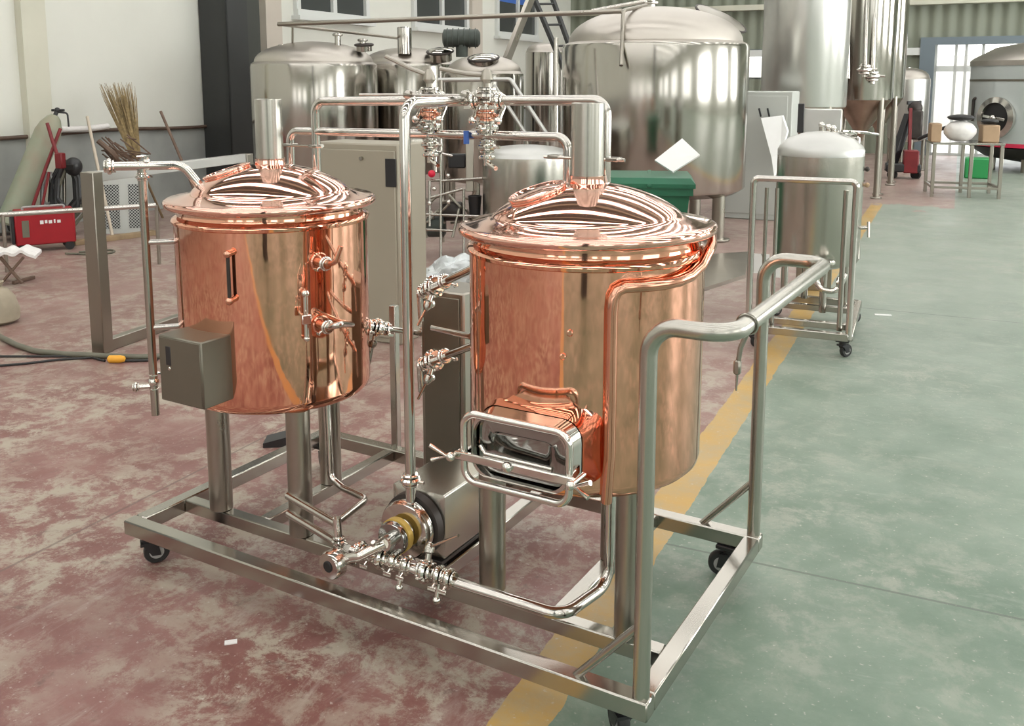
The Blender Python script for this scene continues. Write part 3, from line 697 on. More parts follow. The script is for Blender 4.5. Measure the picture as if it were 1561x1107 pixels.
# ------------------------------------------------------------------ background tanks
def tank(name, label, c, r, z0, z1, dome, legs=4, legr=.04, bottom='dish', legrot=.78, m='tank', md='tank_dome', cone=0, group=None, bell=True):
    c = V((c[0], c[1], 0)); t = thing(name, label, 'tank', c, group=group)
    MB().lathe([(r*.985, z0+.0), (r, z0+.02), (r, z1-.03), (r*.99, z1)], c, n=96, cap=False).build('shell', m, t)
    p = [(r*.99, z1), (r*.955, z1+.02), (r*.93, z1+.03)]
    for i in range(1, 13):
        a = i/12*PI/2; p.append((r*.93*math.cos(a) if i < 12 else 0, z1+.03+(dome-.03)*math.sin(a)))
    MB().lathe(p, c, n=96, cap=False).build('top_dome', md, t)
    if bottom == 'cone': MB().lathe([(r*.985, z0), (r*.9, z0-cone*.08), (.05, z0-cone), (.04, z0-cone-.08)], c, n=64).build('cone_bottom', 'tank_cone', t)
    else: MB().lathe([(r*.985, z0), (r*.9, z0-.05), (r*.5, z0-.09), (0, z0-.1)], c, n=64, cap=False).build('bottom_dish', m, t)
    lr = r*.86 if bottom != 'cone' else r*.92
    for i in range(legs):
        a = legrot+2*PI*i/legs; x, y = c.x+lr*math.cos(a), c.y+lr*math.sin(a)
        g = MB(); g.cyl((x, y, .02), (x, y, z0+.03 if bottom == 'cone' else z0-.03), legr, 20); g.disc((x, y, .012), (0, 0, 1), legr*1.9, .024, 24); g.build('leg', 'steel_dull', t)
    return t
def manway(t, c, nrm, r, h=.08, m='steel_pol'):
    c = V(c); nrm = V(nrm).normalized()
    g = MB(); g.lathe([(r, -h), (r, 0)], c, nrm, 32, cap=False); mo = g.build('manway', 'steel', t)
    g = MB(); g.lathe([(r*1.08, 0), (r*1.1, h*.2), (r*.95, h*.35), (r*.5, h*.5), (0, h*.55)], c, nrm, 32); g.build('manway_lid', m, mo)
    g = MB(); g.torus(c+nrm*.012, nrm, r*1.12, .014, 32, 8); g.build('clamp_band', 'dark_metal', mo)
g1 = None
c = D(480, 130, 11.2); T1 = tank('dome_tank', 'leftmost polished dome-topped background tank, above and behind the cream cabinet', c, .745, .5, 1.81, .27, legrot=.3)
for px, py, h in ((432, 66, .06), (515, 60, .22), (553, 64, .16)):
    p = D(px, py+8, 10.9); s = MB(); s.cyl(p-V((0, 0, .06)), p+V((0, 0, h*.6)), .035, 14); s.disc(p+V((0, 0, h*.5)), (0, 0, 1), .06, .03, 18); s.build('top_fitting', 'steel', T1)
manway(T1, D(555, 70, 10.9), (.05, -.1, .99), .09, .06, 'dark_metal')
c = D(622, 150, 12.3); T2 = tank('dome_tank', 'background tank with a short steel flue and round manway on its dome', c, .60, .5, 1.83, .22, legrot=.3)
p = D(617, 80, 11.7); MB().lathe([(.09, -.02), (.09, .30), (.08, .31)], p, n=28).build('flue', 'steel_pol', T2)
manway(T2, D(671, 80, 11.8), (.10, -.24, .96), .145, .1)
c = D(738, 150, 11.1); T3 = tank('dome_tank', 'dome-topped background tank with a dark stirrer motor on its lid, beside the ladder', c, .47, .5, 1.70, .22, legrot=.3)
manway(T3, D(737, 90, 10.75), (.08, -.24, .96), .155, .1)
g = MB(); p = D(704, 62, 11.7); g.cyl(p-V((0, 0, .20)), p+V((0, 0, -.02)), .075, 20); g.build('gearbox', 'motor', T3)
g = MB(); ax = V((.86, .5, 0)); g.lathe([(.06, -.24), (.11, -.22), (.11, .20), (.07, .23)], p+V((0, 0, .03)), ax, 24)
for i in range(6): g.disc(p+V((0, 0, .03))+ax*(-.18+i*.07), ax, .125, .012, 24)
g.build('stirrer_motor', 'motor', T3)
c = D(830, 130, 14.3); tank('dome_tank', 'slim distant tank seen between the ladder and the big tank', c, .29, .5, 2.05, .14, legs=3, legr=.03)
c = D(996, 160, 10.0); TB = tank('storage_tank', 'very large polished dome-topped tank on four legs behind the right kettle', c, .975, .50, 1.985, .40, legr=.065, legrot=-.25)
manway(TB, D(1098, 30, 10.0), (.5, -.1, .85), .26, .1, 'steel_dull')
p = D(992, 12, 10); s = MB(); s.cyl(p-V((0, 0, .06)), p+V((0, 0, .1)), .05, 16); s.disc(p+V((0, 0, .05)), (0, 0, 1), .085, .03, 20); s.tube([p+V((0, 0, .08)), p+V((-.25, -.14, .03)), p+V((-.55, -.3, -.03))], .02, 10); s.build('top_fitting', 'steel_pol', TB)
s = MB(); s.tube([D(985, 8, 9.7), D(950, 16, 9.2), D(947, 100, 8.95)], .019, 14, rad=.1); s.build('spray_pipe', 'steel_dull', TB)
s = MB(); s.tube([D(848, 58, 9.2), D(848, 215, 9.2)], .022, 12); s.build('side_pipe', 'steel_pol', TB)
c = D(803, 260, 8.5); tank('steel_drum_tank', 'low matt steel tank with a shallow dished lid, left of the right kettle flue', c, .40, .30, .945, .10, legs=3, legr=.035, m='steel_brush', md='box_frost')

# overhead pipe between the background tanks
p0, p1, p2 = D(424, 37, 10.3), D(690, 27, 9.6), D(948, 17, 9.0)
ovp = thing('cleaning_pipe', 'long thin stainless pipe running above the background tanks', 'pipe', (p1.x, p1.y, 0))
MB().tube([p0, p1, p2], .024, 12).build('tube', 'steel_dull', ovp)
MB().tube([p0, D(520, 48, 11.2), D(606, 58, 12.0)], .018, 10).build('branch_tube', 'steel_dull', ovp)
MB().tube([D(446, 37, 10.6), D(446, 72, 10.9)], .012, 8).build('drop_tube', 'steel_dull', ovp)

# ladder and leaning pole
lad = thing('ladder', 'black steel ladder leaning beside the big tank', 'ladder', F(848, 232))
top0, top1 = D(805, -25, 13.4), D(834, -25, 13.7); b0, b1 = D(845, 70, 13.0), D(868, 70, 13.3)
e0 = b0+(b0-top0)*1.25; e1 = b1+(b1-top1)*1.25
def toz(a, b, z): t = (z-a.z)/(b.z-a.z); return a+(b-a)*t
e0, e1 = toz(top0, b0, .0), toz(top1, b1, .0)
for a, b_ in ((top0, e0), (top1, e1)): MB().bar(a, b_, .05, .07, .004).build('stile', 'column', lad)
for i in range(1, 10):
    k = i/10; MB().tube([top0+(e0-top0)*k, top1+(e1-top1)*k], .016, 8).build('rung', 'column', lad)
a, b_ = D(812, -10, 12.6), D(772, 92, 12.2)
single(MB().bar(a, b_, .06, .12, .004), 'brace_beam', 'steel_dull', 'grey slanting steel beam standing up behind the tank manways', 'beam')

sr0 = D(700, 150, 9.3); srl = thing('stair_rail', 'pale tubular stair rail slanting down behind the overhead pipe loop', 'rail', (sr0.x, sr0.y, 0))
MB().tube([D(668, 122, 9.5), D(778, 121, 9.3), D(836, 208, 9.2)], .022, 10, rad=.05).build('rail_tube', 'box_frost', srl)
MB().tube([D(753, 130, 9.4), D(803, 206, 9.3)], .02, 10).build('rail_tube', 'box_frost', srl)
for px, py in ((672, 122), (803, 206), (834, 206)): p = D(px, py, 9.3); MB().cyl((p.x, p.y, 0), p, .022, 10).build('post', 'steel_dull', srl)

# cream cabinet
cc = F(612, 527)
cab = thing('electrical_cabinet', 'cream painted steel cabinet standing behind the left kettle', 'cabinet', cc, TH)
cw, cdp, chh = .62, .32, 1.235
def loc(b, dx, dy, z): return b+V((dx*CT-dy*ST, dx*ST+dy*CT, z))
MB().box(loc(cc, -cw/2, cdp/2, chh/2), (cw, cdp, chh), rz=TH, bev=.01).build('body', 'cream', cab)
MB().box(loc(cc, -cw/2, -.006, chh/2), (cw-.04, .012, chh-.08), rz=TH, bev=.003).build('door', 'cream', cab)
MB().box(loc(cc, -.045, -.014, chh-.17), (.075, .008, .17), rz=TH, bev=.002).build('vent_grille', 'black_pl', cab)
MB().cyl(loc(cc, -.25, -.012, chh-.09), loc(cc, -.25, -.03, chh-.09), .012, 14).build('lock', 'steel', cab)

# slim steel column vessel and pump skid in the gap
c = F(637, 425); sv = thing('slim_tank', 'slim upright steel cylinder on thin legs just right of the cream cabinet', 'tank', c)
MB().lathe([(.03, .32), (.075, .36), (.075, 1.12), (.06, 1.15), (0, 1.16)], c, n=32).build('shell', 'steel_brush', sv)
for a in (0, 2.1, 4.2): MB().cyl(c+V((.05*math.cos(a), .05*math.sin(a), 0)), c+V((.05*math.cos(a), .05*math.sin(a), .38)), .012, 10).build('leg', 'steel', sv)
sk = F(700, 398); pk = thing('pump_skid', 'tubular steel pump stand with a red valve knob, in the gap between the kettles', 'stand', sk)
dp_ = (sk-CAM).dot(_f)
def K(px, py, dd=0.): return D(px, py, dp_+dd)
fr = MB()
for (a, b_, c2, d2) in ((672, 205, 672, 392), (707, 288, 707, 398), (655, 275, 672, 275), (672, 276, 735, 272), (655, 302, 706, 288), (650, 327, 735, 330), (648, 350, 690, 352), (690, 362, 700, 318), (655, 276, 655, 345)):
    fr.tube([K(a, b_), K(c2, d2)], .013, 10)
for (a, b_, c2, d2) in ((672, 205, 672, 380), (730, 280, 730, 385)): fr.tube([K(a, b_, .35), K(c2, d2, .35)], .013, 10)
for (a, b_) in ((672, 275), (672, 350), (707, 330)): fr.tube([K(a, b_), K(a, b_, .35)], .013, 10)
fr.build('tube_frame', 'steel', pk)
g = MB(); g.lathe([(.05, -.1), (.09, -.08), (.09, .08), (.05, .11)], K(690, 322, .2), (.86, .5, 0), 28); g.build('pump', 'dark_metal', pk)
g = MB(); g.lathe([(.07, -.09), (.1, -.07), (.1, .07), (.07, .09)], K(665, 345, .2), (.86, .5, 0), 28); g.build('pump', 'motor', pk)
MB().box(K(697, 245, .1), (.16, .1, .13), rz=.5, bev=.01).build('switch_box', 'black_pl', pk)
MB().ball(K(658, 265, -.03), .034, n=16).build('valve_knob', 'redknob', pk)
g = MB(); g.disc(K(664, 232), (0, 0, 1), .06, .03, 24); g.disc(K(664, 222), (0, 0, 1), .05, .02, 24); g.cyl(K(664, 218), K(664, 262), .018, 14); g.tube([K(664, 232), K(690, 238)], .012, 10); g.build('valve', 'steel_pol', pk)
g = MB()
for a, b_ in ((662, 288), (683, 268), (684, 308), (655, 310)): g.ball(K(a, b_, -.02), .022, n=12)
g.build('pipe_joint', 'chrome', pk)
MB().bar(K(716, 200, .05), K(716, 292, .05), .07, .03, .004, up=tuple(_f0)).build('flat_post', 'steel_dull', pk)
g = MB(); p = K(724, 328, .1); g.lathe([(.05, 0), (.062, .17), (.066, .18), (.058, .18), (.05, .02), (0, .02)], p, n=28); g.build('bucket', 'black_pl', pk)
g = MB()
for k in range(14):
    random.seed(40+k); a = K(650+random.random()*60, 300+random.random()*45, .1+random.random()*.3)
    g.tube([a, a+V((random.uniform(-.15, .15), random.uniform(-.1, .1), random.uniform(-.1, .1))), a+V((random.uniform(-.2, .2), random.uniform(-.1, .1), random.uniform(-.2, .1)))], .012, 8, rad=.05)
g.build('small_pipework', 'steel_dull', pk)

# plastic bag
bg = MB(); b2 = bmesh.new(); bmesh.ops.create_icosphere(b2, subdivisions=4, radius=1); rnd = random.Random(5)
from mathutils import noise as mnoise
pb = F(684, 452)
for v in b2.verts:
    d = v.co.copy(); k = 1+.28*mnoise.noise(d*2.2)+.14*mnoise.noise(d*6)
    v.co = V((d.x*.23*k, d.y*.2*k, max(-.02, .13+d.z*.15*k+.05*d.x)))
b2.verts.index_update(); bg.mesh([Matrix.Rotation(.55, 3, 'Z') @ v.co+pb+V((0, 0, .02)) for v in b2.verts], [[v.index for v in f.verts] for f in b2.faces]); b2.free()
single(bg, 'plastic_bag', 'plastic', 'crumpled translucent plastic bag on the floor between the kettles', 'bag', sharp=25)

# green bin with board
bc = D(990, 262, 7.0); bn = thing('wheelie_bin', 'dark green lidded plastic bin in front of the very large tank', 'bin', (bc.x, bc.y, 0))
bx, by = bc.x, bc.y; br = YAW-.14
def bl(dx, dy, z): return V((bx, by, 0))+Matrix.Rotation(br, 3, 'Z') @ V((dx, dy, 0))+V((0, 0, z))
g = MB(); loft(g, [[bl(a*w, b_*w2, z) for a, b_ in ((-1, -1), (1, -1), (1, 1), (-1, 1))] for z, w, w2 in ((.06, .22, .22), (.80, .285, .28), (.80, .31, .30), (.855, .31, .30))], True, True); g.build('body', 'green', bn)
g = MB(); loft(g, [[bl(a*w, b_*w2, z) for a, b_ in ((-1, -1), (1, -1), (1, 1), (-1, 1))] for z, w, w2 in ((.855, .325, .315), (.885, .325, .315), (.925, .29, .28))], True, True); g.build('lid', 'green', bn)
g = MB(); g.bar(bl(0, -.33, .87), bl(0, .2, .93), .03, .02); g.build('lid_rib', 'green', bn)
for s in (-1, 1): MB().lathe([(.03, -.025), (.1, -.025), (.1, .025), (.03, .025)], bl(s*.24, .2, .10), (math.cos(br), math.sin(br), 0), 24).build('wheel', 'black', bn)
e = [D(998, 245, 7.05), D(1026, 263, 6.95), D(1067, 237, 7.0), D(1040, 212, 7.15)]; nn = (e[1]-e[0]).cross(e[2]-e[0]).normalized()*.008
g = MB(); g.mesh([p+nn for p in e]+[p-nn for p in e], [(0, 1, 2, 3), (7, 6, 5, 4), (0, 4, 5, 1), (1, 5, 6, 2), (2, 6, 7, 3), (3, 7, 4, 0)])
single(g, 'white_board', 'paper', 'blank white board tipped on its corner on the green bin lid', 'board', smooth=False)
# steel plate on the floor
g = MB(); e = [F(1062, 448), F(1136, 424), F(1142, 388), F(1085, 392)]; g.mesh([p+V((0, 0, .03)) for p in e]+[p for p in e], [(0, 1, 2, 3), (7, 6, 5, 4), (0, 4, 5, 1), (1, 5, 6, 2), (2, 6, 7, 3), (3, 7, 4, 0)])
single(g, 'steel_plate', 'steel_dull', 'flat grey steel plate on the floor between the right kettle and the small trolley', 'plate', smooth=False)

# ------------------------------------------------------------------ second small cart with tank
c2 = thing('tank_trolley', 'small wheeled stainless frame carrying a single satin tank, right of the copper kettles', 'trolley', (-.5, 4.1, 0))
o = V((-.82, 3.62, 0)); ux = V((.992, .12, 0)).normalized(); uy = V((-ux.y, ux.x, 0))
def Q(a, b_, z): return o+ux*a+uy*b_+V((0, 0, z))
wd, dd = .575, .93
for a in (0, wd): MB().tube([Q(a, 0, .12), Q(a, 0, 1.04), Q(wd/2, 0, 1.04)], .019, 14, rad=.03).build('hand_rail', 'steel_pol', c2)
for a in (.07, .13): MB().tube([Q(a, .06, .14), Q(a, .06, .98)], .012, 10).build('upright', 'steel', c2)
MB().tube([Q(wd-.06, .1, .14), Q(wd-.06, .1, .98)], .016, 12).build('upright', 'steel', c2)
for a, b_, c_, d_ in ((0, 0, wd, 0), (0, dd, wd, dd), (0, 0, 0, dd), (wd, 0, wd, dd)): MB().bar(Q(a, b_, .13), Q(c_, d_, .13), .045, .045).build('base_rail', 'steel', c2)
for y in (.25, .7): MB().bar(Q(0, y, .13), Q(wd, y, .13), .04, .04).build('cross_rail', 'steel', c2)
for a, b_ in ((.03, .03), (wd-.03, .03), (.03, dd-.03), (wd-.03, dd-.03)): p = Q(a, b_, 0); caster(c2, p.x, p.y, .108, .04, 1.0)
for px, py, w_, h_ in ((1160, 402, .10, .125), (1183, 416, .05, .06)):
    p_ = D(px, py, 5.95); MB().box(p_, (w_, .006, h_), rz=.2).build('label_card', 'paper', c2)
    MB().bar(p_+V((0, .004, h_/2)), Q(.07, .06, p_.z+h_/2+.01), .006, .006).build('card_wire', 'steel', c2)
tc_ = D(1248, 300, 6.08); tx, ty = tc_.x, tc_.y
st = thing('satin_tank', 'satin steel tank with a pale domed top on the small trolley', 'tank', (tx, ty, .153))
MB().lathe([(0, .40), (.16, .42), (.25, .45), (.267, .48), (.267, 1.14)], (tx, ty, 0), n=72).build('shell', 'steel_brush', st)
MB().lathe([(.267, 1.14), (.268, 1.175), (.255, 1.20), (.2, 1.25), (.1, 1.285), (0, 1.295)], (tx, ty, 0), n=72, cap=False).build('top_dome', 'box_frost', st)
for a in (.5, 2.1, 3.7, 5.2): MB().cyl((tx+.2*math.cos(a), ty+.2*math.sin(a), .153), (tx+.2*math.cos(a), ty+.2*math.sin(a), .45), .022, 14).build('leg', 'steel', st)
p = D(1308, 210, 6.0); q_ = D(1308, 395, 6.0)
g = MB(); g.tube([p, q_], .014, 12); g.tube([p, D(1290, 212, 6.05)], .01, 10); g.tube([q_, D(1296, 394, 6.05)], .01, 10); so = g.build('sight_tube', 'steel_pol', st)
for px, py, m_ in ((1318, 258, 'dark_metal'), (1318, 282, 'card')): g = MB(); g.tube([D(1306, py, 6.0), D(px+6, py, 5.98)], .009, 10); g.ball(D(px+4, py, 5.98), .016, n=10); g.build('sight_valve', m_, so)
g = MB(); g.tube([D(1300, 348, 6.0), D(1326, 347, 5.95)], .012, 10); g.tube([D(1324, 338, 5.95), D(1324, 362, 5.95)], .01, 10); g.build('sample_tap', 'chrome', st)
g = MB(); g.tube([D(1245, 400, 5.85), D(1245, 440, 5.85), D(1275, 446, 5.8), D(1290, 418, 5.8)], .018, 12, rad=.06); g.disc(D(1262, 400, 5.8), (0, 0, 1), .045, .03, 20); g.disc(D(1280, 430, 5.8), (1, 0, 0), .04, .03, 20); g.build('outlet_pipe', 'chrome', st)
g = MB()
for px, h in ((1252, .10), (1262, .08), (1270, .07)): p = D(px, 207, 6.05); g.cyl(p-V((0, 0, .03)), p+V((0, 0, h*.7)), .016, 14); g.ball(p+V((0, 0, h*.7)), .02, n=12)
g.tube([D(1290, 200, 6.05), D(1325, 203, 6.0), D(1340, 205, 6.0)], .008, 8); g.build('top_valve', 'chrome', st)
g = MB(); g.torus(D(1290, 203, 6.0), (0, .2, 1), .055, .012, 28, 8); g.build('top_handwheel', 'chrome', st)
p = D(1253, 166, 7.2); q_ = D(1253, 200, 7.2)
bxs = thing('steel_case', 'square bright steel instrument case standing behind the satin tank', 'case', F(1253, 350))
pw = 58/FPX*7.2
MB().box((p.x, p.y, 1.25), (pw, .25, .30), rz=TH+.1, bev=.006).build('body', 'box_frost', bxs)
MB().box((p.x, p.y, .55), (pw*.9, .22, 1.1), rz=TH+.1, bev=.006).build('pedestal', 'steel_dull', bxs)
MB().box(D(1221, 180, 7.15), (.045, .08, .22), rz=TH+.1, bev=.004).build('terminal_strip', 'black_pl', bxs)
tag(bxs, bxs['label'], 'case'); bxs.location = (p.x, p.y, 0); WM_fix = None
for ch in bxs.children:
    ch.data.transform(Matrix.Translation(V(F(1253, 350))-V((p.x, p.y, 0))))

# grey cabinet and plastic sheet
gp = D(1148, 240, 11.0); gc = thing('grey_cabinet', 'plain light grey cabinet standing right of the very large tank', 'cabinet', (gp.x, gp.y, 0), TH)
MB().box((gp.x, gp.y+.25, .75), (.80, .5, 1.5), rz=TH, bev=.01).build('body', 'greycab', gc)
MB().box((gp.x, gp.y-.006, .76), (.74, .012, 1.38), rz=TH, bev=.003).build('door', 'greycab', gc)
for px in (1159, 1172):
    MB().bar(D(px-2, 165, 10.8), D(px+1, 178, 10.8), .02, .02).build('handle', 'black_pl', gc)
g = MB(); sh = [D(1160, 180, 10.65), D(1192, 176, 10.65), D(1200, 200, 10.6), D(1190, 235, 10.6), D(1180, 268, 10.55), D(1176, 240, 10.6)]
off = V((.012, .03, 0)); g.mesh(sh+[p+off for p in sh], [(0, 1, 2, 3, 4, 5), (11, 10, 9, 8, 7, 6)]+[(i, (i+1) % 6, (i+1) % 6+6, i+6) for i in range(6)])
single(g, 'plastic_sheet', 'paper', 'tapering white plastic sheet draped down the grey cabinet', 'sheet', smooth=False)

# fermenters
c = D(1222, 200, 11.9); f1 = tank('fermenter', 'tall frosted steel fermenter rising out of the top of the picture behind the satin tank', c, .52, 1.30, 4.2, .35, legr=.04, bottom='cone', cone=.55, legrot=.9, m='tank_white')
MB().tube([D(1292, -60, 11.6), D(1292, 120, 11.6)], .03, 12).build('side_pipe', 'steel_pol', f1)
c = D(1312, 200, 13.3); f2 = tank('fermenter', 'second tall fermenter in the row, with a brown-reflecting cone, right of the frosted fermenter', c, .40, 1.36, 4.2, .35, legr=.04, bottom='cone', cone=.5, legrot=.9)
for px, y1 in ((1318, 118), (1330, 128)):
    g = MB(); g.tube([D(px+4, -60, 12.7), D(px, y1, 12.7)], .03, 12); g.build('side_pipe', 'steel_pol', f2)
    clamp_union('valve', D(px, y1-12, 12.7), (0, 0, 1), .06, f2)
c = D(1338, 200, 15.0); f3 = tank('fermenter', 'farthest tall fermenter in the row, only its right edge showing past the others', c, .36, 1.36, 4.2, .35, legr=.04, bottom='cone', cone=.5, legrot=.9)
g = MB(); g.tube([D(1349, -40, 14.4), D(1347, 118, 14.4)], .03, 12); g.build('side_pipe', 'steel_pol', f3)
c = D(1384, 180, 17.2); f4 = tank('small_tank', 'small pale dome-topped tank on legs left of the bright doorway', c, .345, .62, 1.66, .2, legr=.035, legrot=.4, m='tank_white', md='tank_dome')
MB().cyl(D(1384, 108, 17.2)-V((0, 0, .05)), D(1384, 103, 17.2), .06, 16).build('top_fitting', 'steel', f4)

# workshop trolley with red panel
hp_ = F(1378, 272); ho = thing('workshop_trolley', 'black and red wheeled workshop trolley left of the bright doorway', 'trolley', hp_)
dh = (hp_-CAM).dot(_f)
def H(px, py, dd=0.): return D(px, py, dh+dd)
MB().box(H(1376, 255), (.55, .4, .14), rz=.2, bev=.02).build('base', 'black_pl', ho)
MB().box(H(1388, 246, -.1), (.24, .3, .38), rz=.2, bev=.02).build('red_case', 'red_dark', ho)
MB().bar(H(1356, 262), H(1386, 175), .12, .12).build('back_frame', 'black_pl', ho)
MB().bar(H(1386, 240, -.1), H(1388, 165, -.1), .05, .05).build('post', 'red_dark', ho)
MB().box(H(1396, 190), (.2, .2, .5), rz=.2, bev=.03).build('reel', 'dark_metal', ho)
MB().ball(H(1395, 165), .12, n=16).build('motor', 'dark_metal', ho)
MB().bar(H(1383, 157), H(1404, 156), .06, .06).build('top_bar', 'black_pl', ho)
MB().tube([H(1400, 212, -.2), H(1442, 194, -.6)], .03, 10).build('handle', 'black_pl', ho)
for px in (1360, 1396): MB().lathe([(.02, -.03), (.08, -.03), (.08, .03), (.02, .03)], H(px, 266), (.3, .95, 0), 20).build('wheel', 'black', ho)

# steel bench with boxes
bp0 = F(1420, 300); be = thing('steel_bench', 'bare tubular steel bench piled with boxes near the bright doorway', 'bench', F(1465, 300), TH)
bx0 = V((bp0.x, bp0.y, 0)); bu = V((.97, .24, 0)); bv = V((-.24, .97, 0))
def B(a, b_, z): return bx0+bu*a+bv*b_+V((0, 0, z))
bwid, bdep, bht = .86, .7, .74
for a in (0, .48, bwid):
    for b_ in (0, bdep): MB().bar(B(a, b_, 0), B(a, b_, bht), .045, .045, .003, up=tuple(bu)).build('leg', 'steel_dull', be)
for b_ in (0, bdep): MB().bar(B(0, b_, .14), B(bwid, b_, .14), .035, .035).build('stretcher', 'steel_dull', be)
for a in (0, bwid): MB().bar(B(a, 0, .14), B(a, bdep, .14), .035, .035).build('stretcher', 'steel_dull', be)
MB().box(B(bwid/2, bdep/2, bht+.015), (bwid+.06, bdep+.06, .03), rz=math.atan2(bu.y, bu.x), bev=.003).build('bench_top', 'steel', be)
brz = math.atan2(bu.y, bu.x)
zt = bht+.03
def boxed(a, b_, w, d, h, m, name, label, cat):
    g = MB(); g.box(B(a, b_, zt+h/2), (w, d, h), rz=brz, bev=.012); return single(g, name, m, label, cat)
boxed(.015, .2, .14, .3, .26, 'card', 'cardboard_box', 'small brown cardboard box at the left end of the steel bench', 'box')
g = MB(); g.ball(B(.345, .22, zt+.15), .15, 1.42, 1.1, .98, n=24, jit=.06); single(g, 'white_sack', 'cloth', 'bulging white sack on the steel bench', 'sack')
boxed(.735, .3, .22, .3, .24, 'card', 'cardboard_box', 'brown cardboard box at the right end of the steel bench', 'box')
g = MB(); g.ball(B(.345, .22, zt+.342), .05, 3.6, 2.4, .9, n=20, jit=.1); single(g, 'black_wrap', 'black', 'crumpled black wrap lying on the white sack', 'wrap')
g = MB(); g.ball(B(.735, .3, zt+.29), .05, 2.3, 2, .8, n=20, jit=.1); single(g, 'black_wrap', 'black', 'black wrap lying on the right cardboard box', 'wrap')
p = F(1490, 271); g = MB(); g.box(p+V((0, 0, .17)), (.42, .4, .34), rz=TH, bev=.02); single(g, 'green_crate', 'greenbox', 'bright green crate on the floor behind the steel bench', 'crate')

# big grey tank at the right edge
c = D(1597, 180, 17.3); rt = thing('grey_tank', 'pale grey painted tank with a red band and round manway at the right edge', 'tank', (c.x, c.y, 0))
rr_ = 1.33
MB().lathe([(rr_*.8, .42), (rr_, .5), (rr_, 1.9), (rr_*1.0, 1.93)], c*1-V((0, 0, c.z)), n=96, cap=False).build('shell', 'palegrey', rt)
cz = V((c.x, c.y, 0))
MB().lathe([(rr_*1.015, 1.9), (rr_*1.015, 1.99), (rr_*.97, 2.04), (rr_*.7, 2.24), (rr_*.3, 2.34), (0, 2.36)], cz, n=96, cap=False).build('top_dome', 'tank_dome', rt)
MB().lathe([(rr_*1.004, .46), (rr_*1.004, .53)], cz, n=96, cap=False).build('red_band', 'stripe', rt)
MB().lathe([(.3, .12), (rr_*.75, .24), (rr_*.98, .44)], cz, n=64).build('skirt', 'dark_metal', rt)
for a in (3.6, 4.4, 5.4, 1.5): MB().cyl(cz+V((rr_*.7*math.cos(a), rr_*.7*math.sin(a), 0)), cz+V((rr_*.7*math.cos(a), rr_*.7*math.sin(a), .3)), .06, 16).build('leg', 'steel_dull', rt)
tdir = (V((CAM.x, CAM.y, 0))-cz).normalized(); mang = math.atan2(tdir.y, tdir.x)-.62
md_ = V((math.cos(mang), math.sin(mang), 0)); mc_ = cz+md_*(rr_+.03)+V((0, 0, .98))
g = MB(); g.lathe([(.34, -.06), (.37, .0), (.37, .05), (.27, .07), (.25, .03)], mc_, md_, 40, cap=False); mo = g.build('manway', 'steel_pol', rt)
MB().lathe([(.26, .02), (.2, .035), (0, .05)], mc_, md_, 36).build('manway_door', 'dark', mo)
g = MB(); sd = V((-md_.y, md_.x, 0)); g.bar(mc_+md_*.07-sd*.22+V((0, 0, .03)), mc_+md_*.07+sd*.22-V((0, 0, .03)), .04, .05); g.ball(mc_+md_*.1, .06, n=12); g.build('manway_bar', 'steel_pol', mo)
p = cz+V((math.cos(mang-.48), math.sin(mang-.48), 0))*(rr_+.03)
g = MB(); g.tube([p+V((0, 0, .9)), p+V((0, 0, 1.32)), p+V((.12, -.02, 1.32)), p+V((.12, -.02, .9))], .025, 10, rad=.05); g.build('grab_rail', 'dark_metal', rt)
g = MB()
g.lathe([(rr_*1.006, 1.62), (rr_*1.006, 1.66)], cz, n=96, cap=False); g.build('groove_band', 'box', rt)

# ------------------------------------------------------------------ left side of the hall
# square steel frame behind the left kettle
f0 = F(157, 537); fr_ = thing('square_tube_stand', 'square-section stainless steel frame standing behind the left kettle', 'stand', f0)
fe = F(390, 240, 1.10); fd = (V((fe.x, fe.y, 0))-f0); fd.normalize(); fe2 = f0+fd*3.3
q1 = f0
b1_ = F(268, 497); bd = (b1_-f0).normalized()
MB().bar(f0, f0+V((0, 0, 1.085)), .095, .08, .004, up=tuple(bd)).build('post', 'steel_dull', fr_)
MB().bar(f0+V((0, 0, .035))+bd*.04, f0+bd*1.5+V((0, 0, .035)), .06, .07, .003).build('base_rail', 'steel_dull', fr_)
MB().bar(f0+V((0, 0, 1.055))+bd*.04, f0+bd*1.5+V((0, 0, 1.055)), .06, .06, .003).build('top_rail', 'box_frost', fr_)
MB().bar(f0+bd*1.5, f0+bd*1.5+V((0, 0, 1.085)), .08, .08, .004, up=tuple(bd)).build('post', 'steel_dull', fr_)
# low rail in front of the welder
ra, rb = D(-40, 330, 7.9), D(238, 313, 8.3)
lr_ = thing('low_rail', 'low pale steel rail on two legs in front of the red welder', 'rail', (ra.x, ra.y, 0))
MB().tube([ra, rb], .022, 10).build('rail_tube', 'steel_pol', lr_)
for p in (D(4, 327, 7.95), rb): MB().cyl((p.x, p.y, 0), p, .016, 10).build('leg', 'steel_dull', lr_)
# perforated panel leaning
pa = F(190, 356); pv = thing('perforated_panel', 'grey framed panel with two perforated sheets leaning by the left wall', 'panel', pa, YAW+.25)
prz = YAW+.25; pr = Matrix.Rotation(prz, 3, 'Z') @ Matrix.Rotation(-.14, 3, 'X')
pwid, phgt = .50, .60
def PP(x, y, z): return pa+pr @ V((x, y, z))
MB().box(PP(0, .012, phgt/2), (pwid, .02, phgt), m=pr, bev=.003).build('back_plate', 'greycab', pv)
for x in (-.12, .13): 
    o_ = MB(); o_.box((0, 0, 0), (.16, .006, .47)); po = o_.build('perforated_sheet', 'perf', pv, smooth=False, local=True)
    inv = WM[pv.name].inverted(); po.matrix_local = inv @ Matrix.Translation(PP(x, -.002, .29)) @ pr.to_4x4()
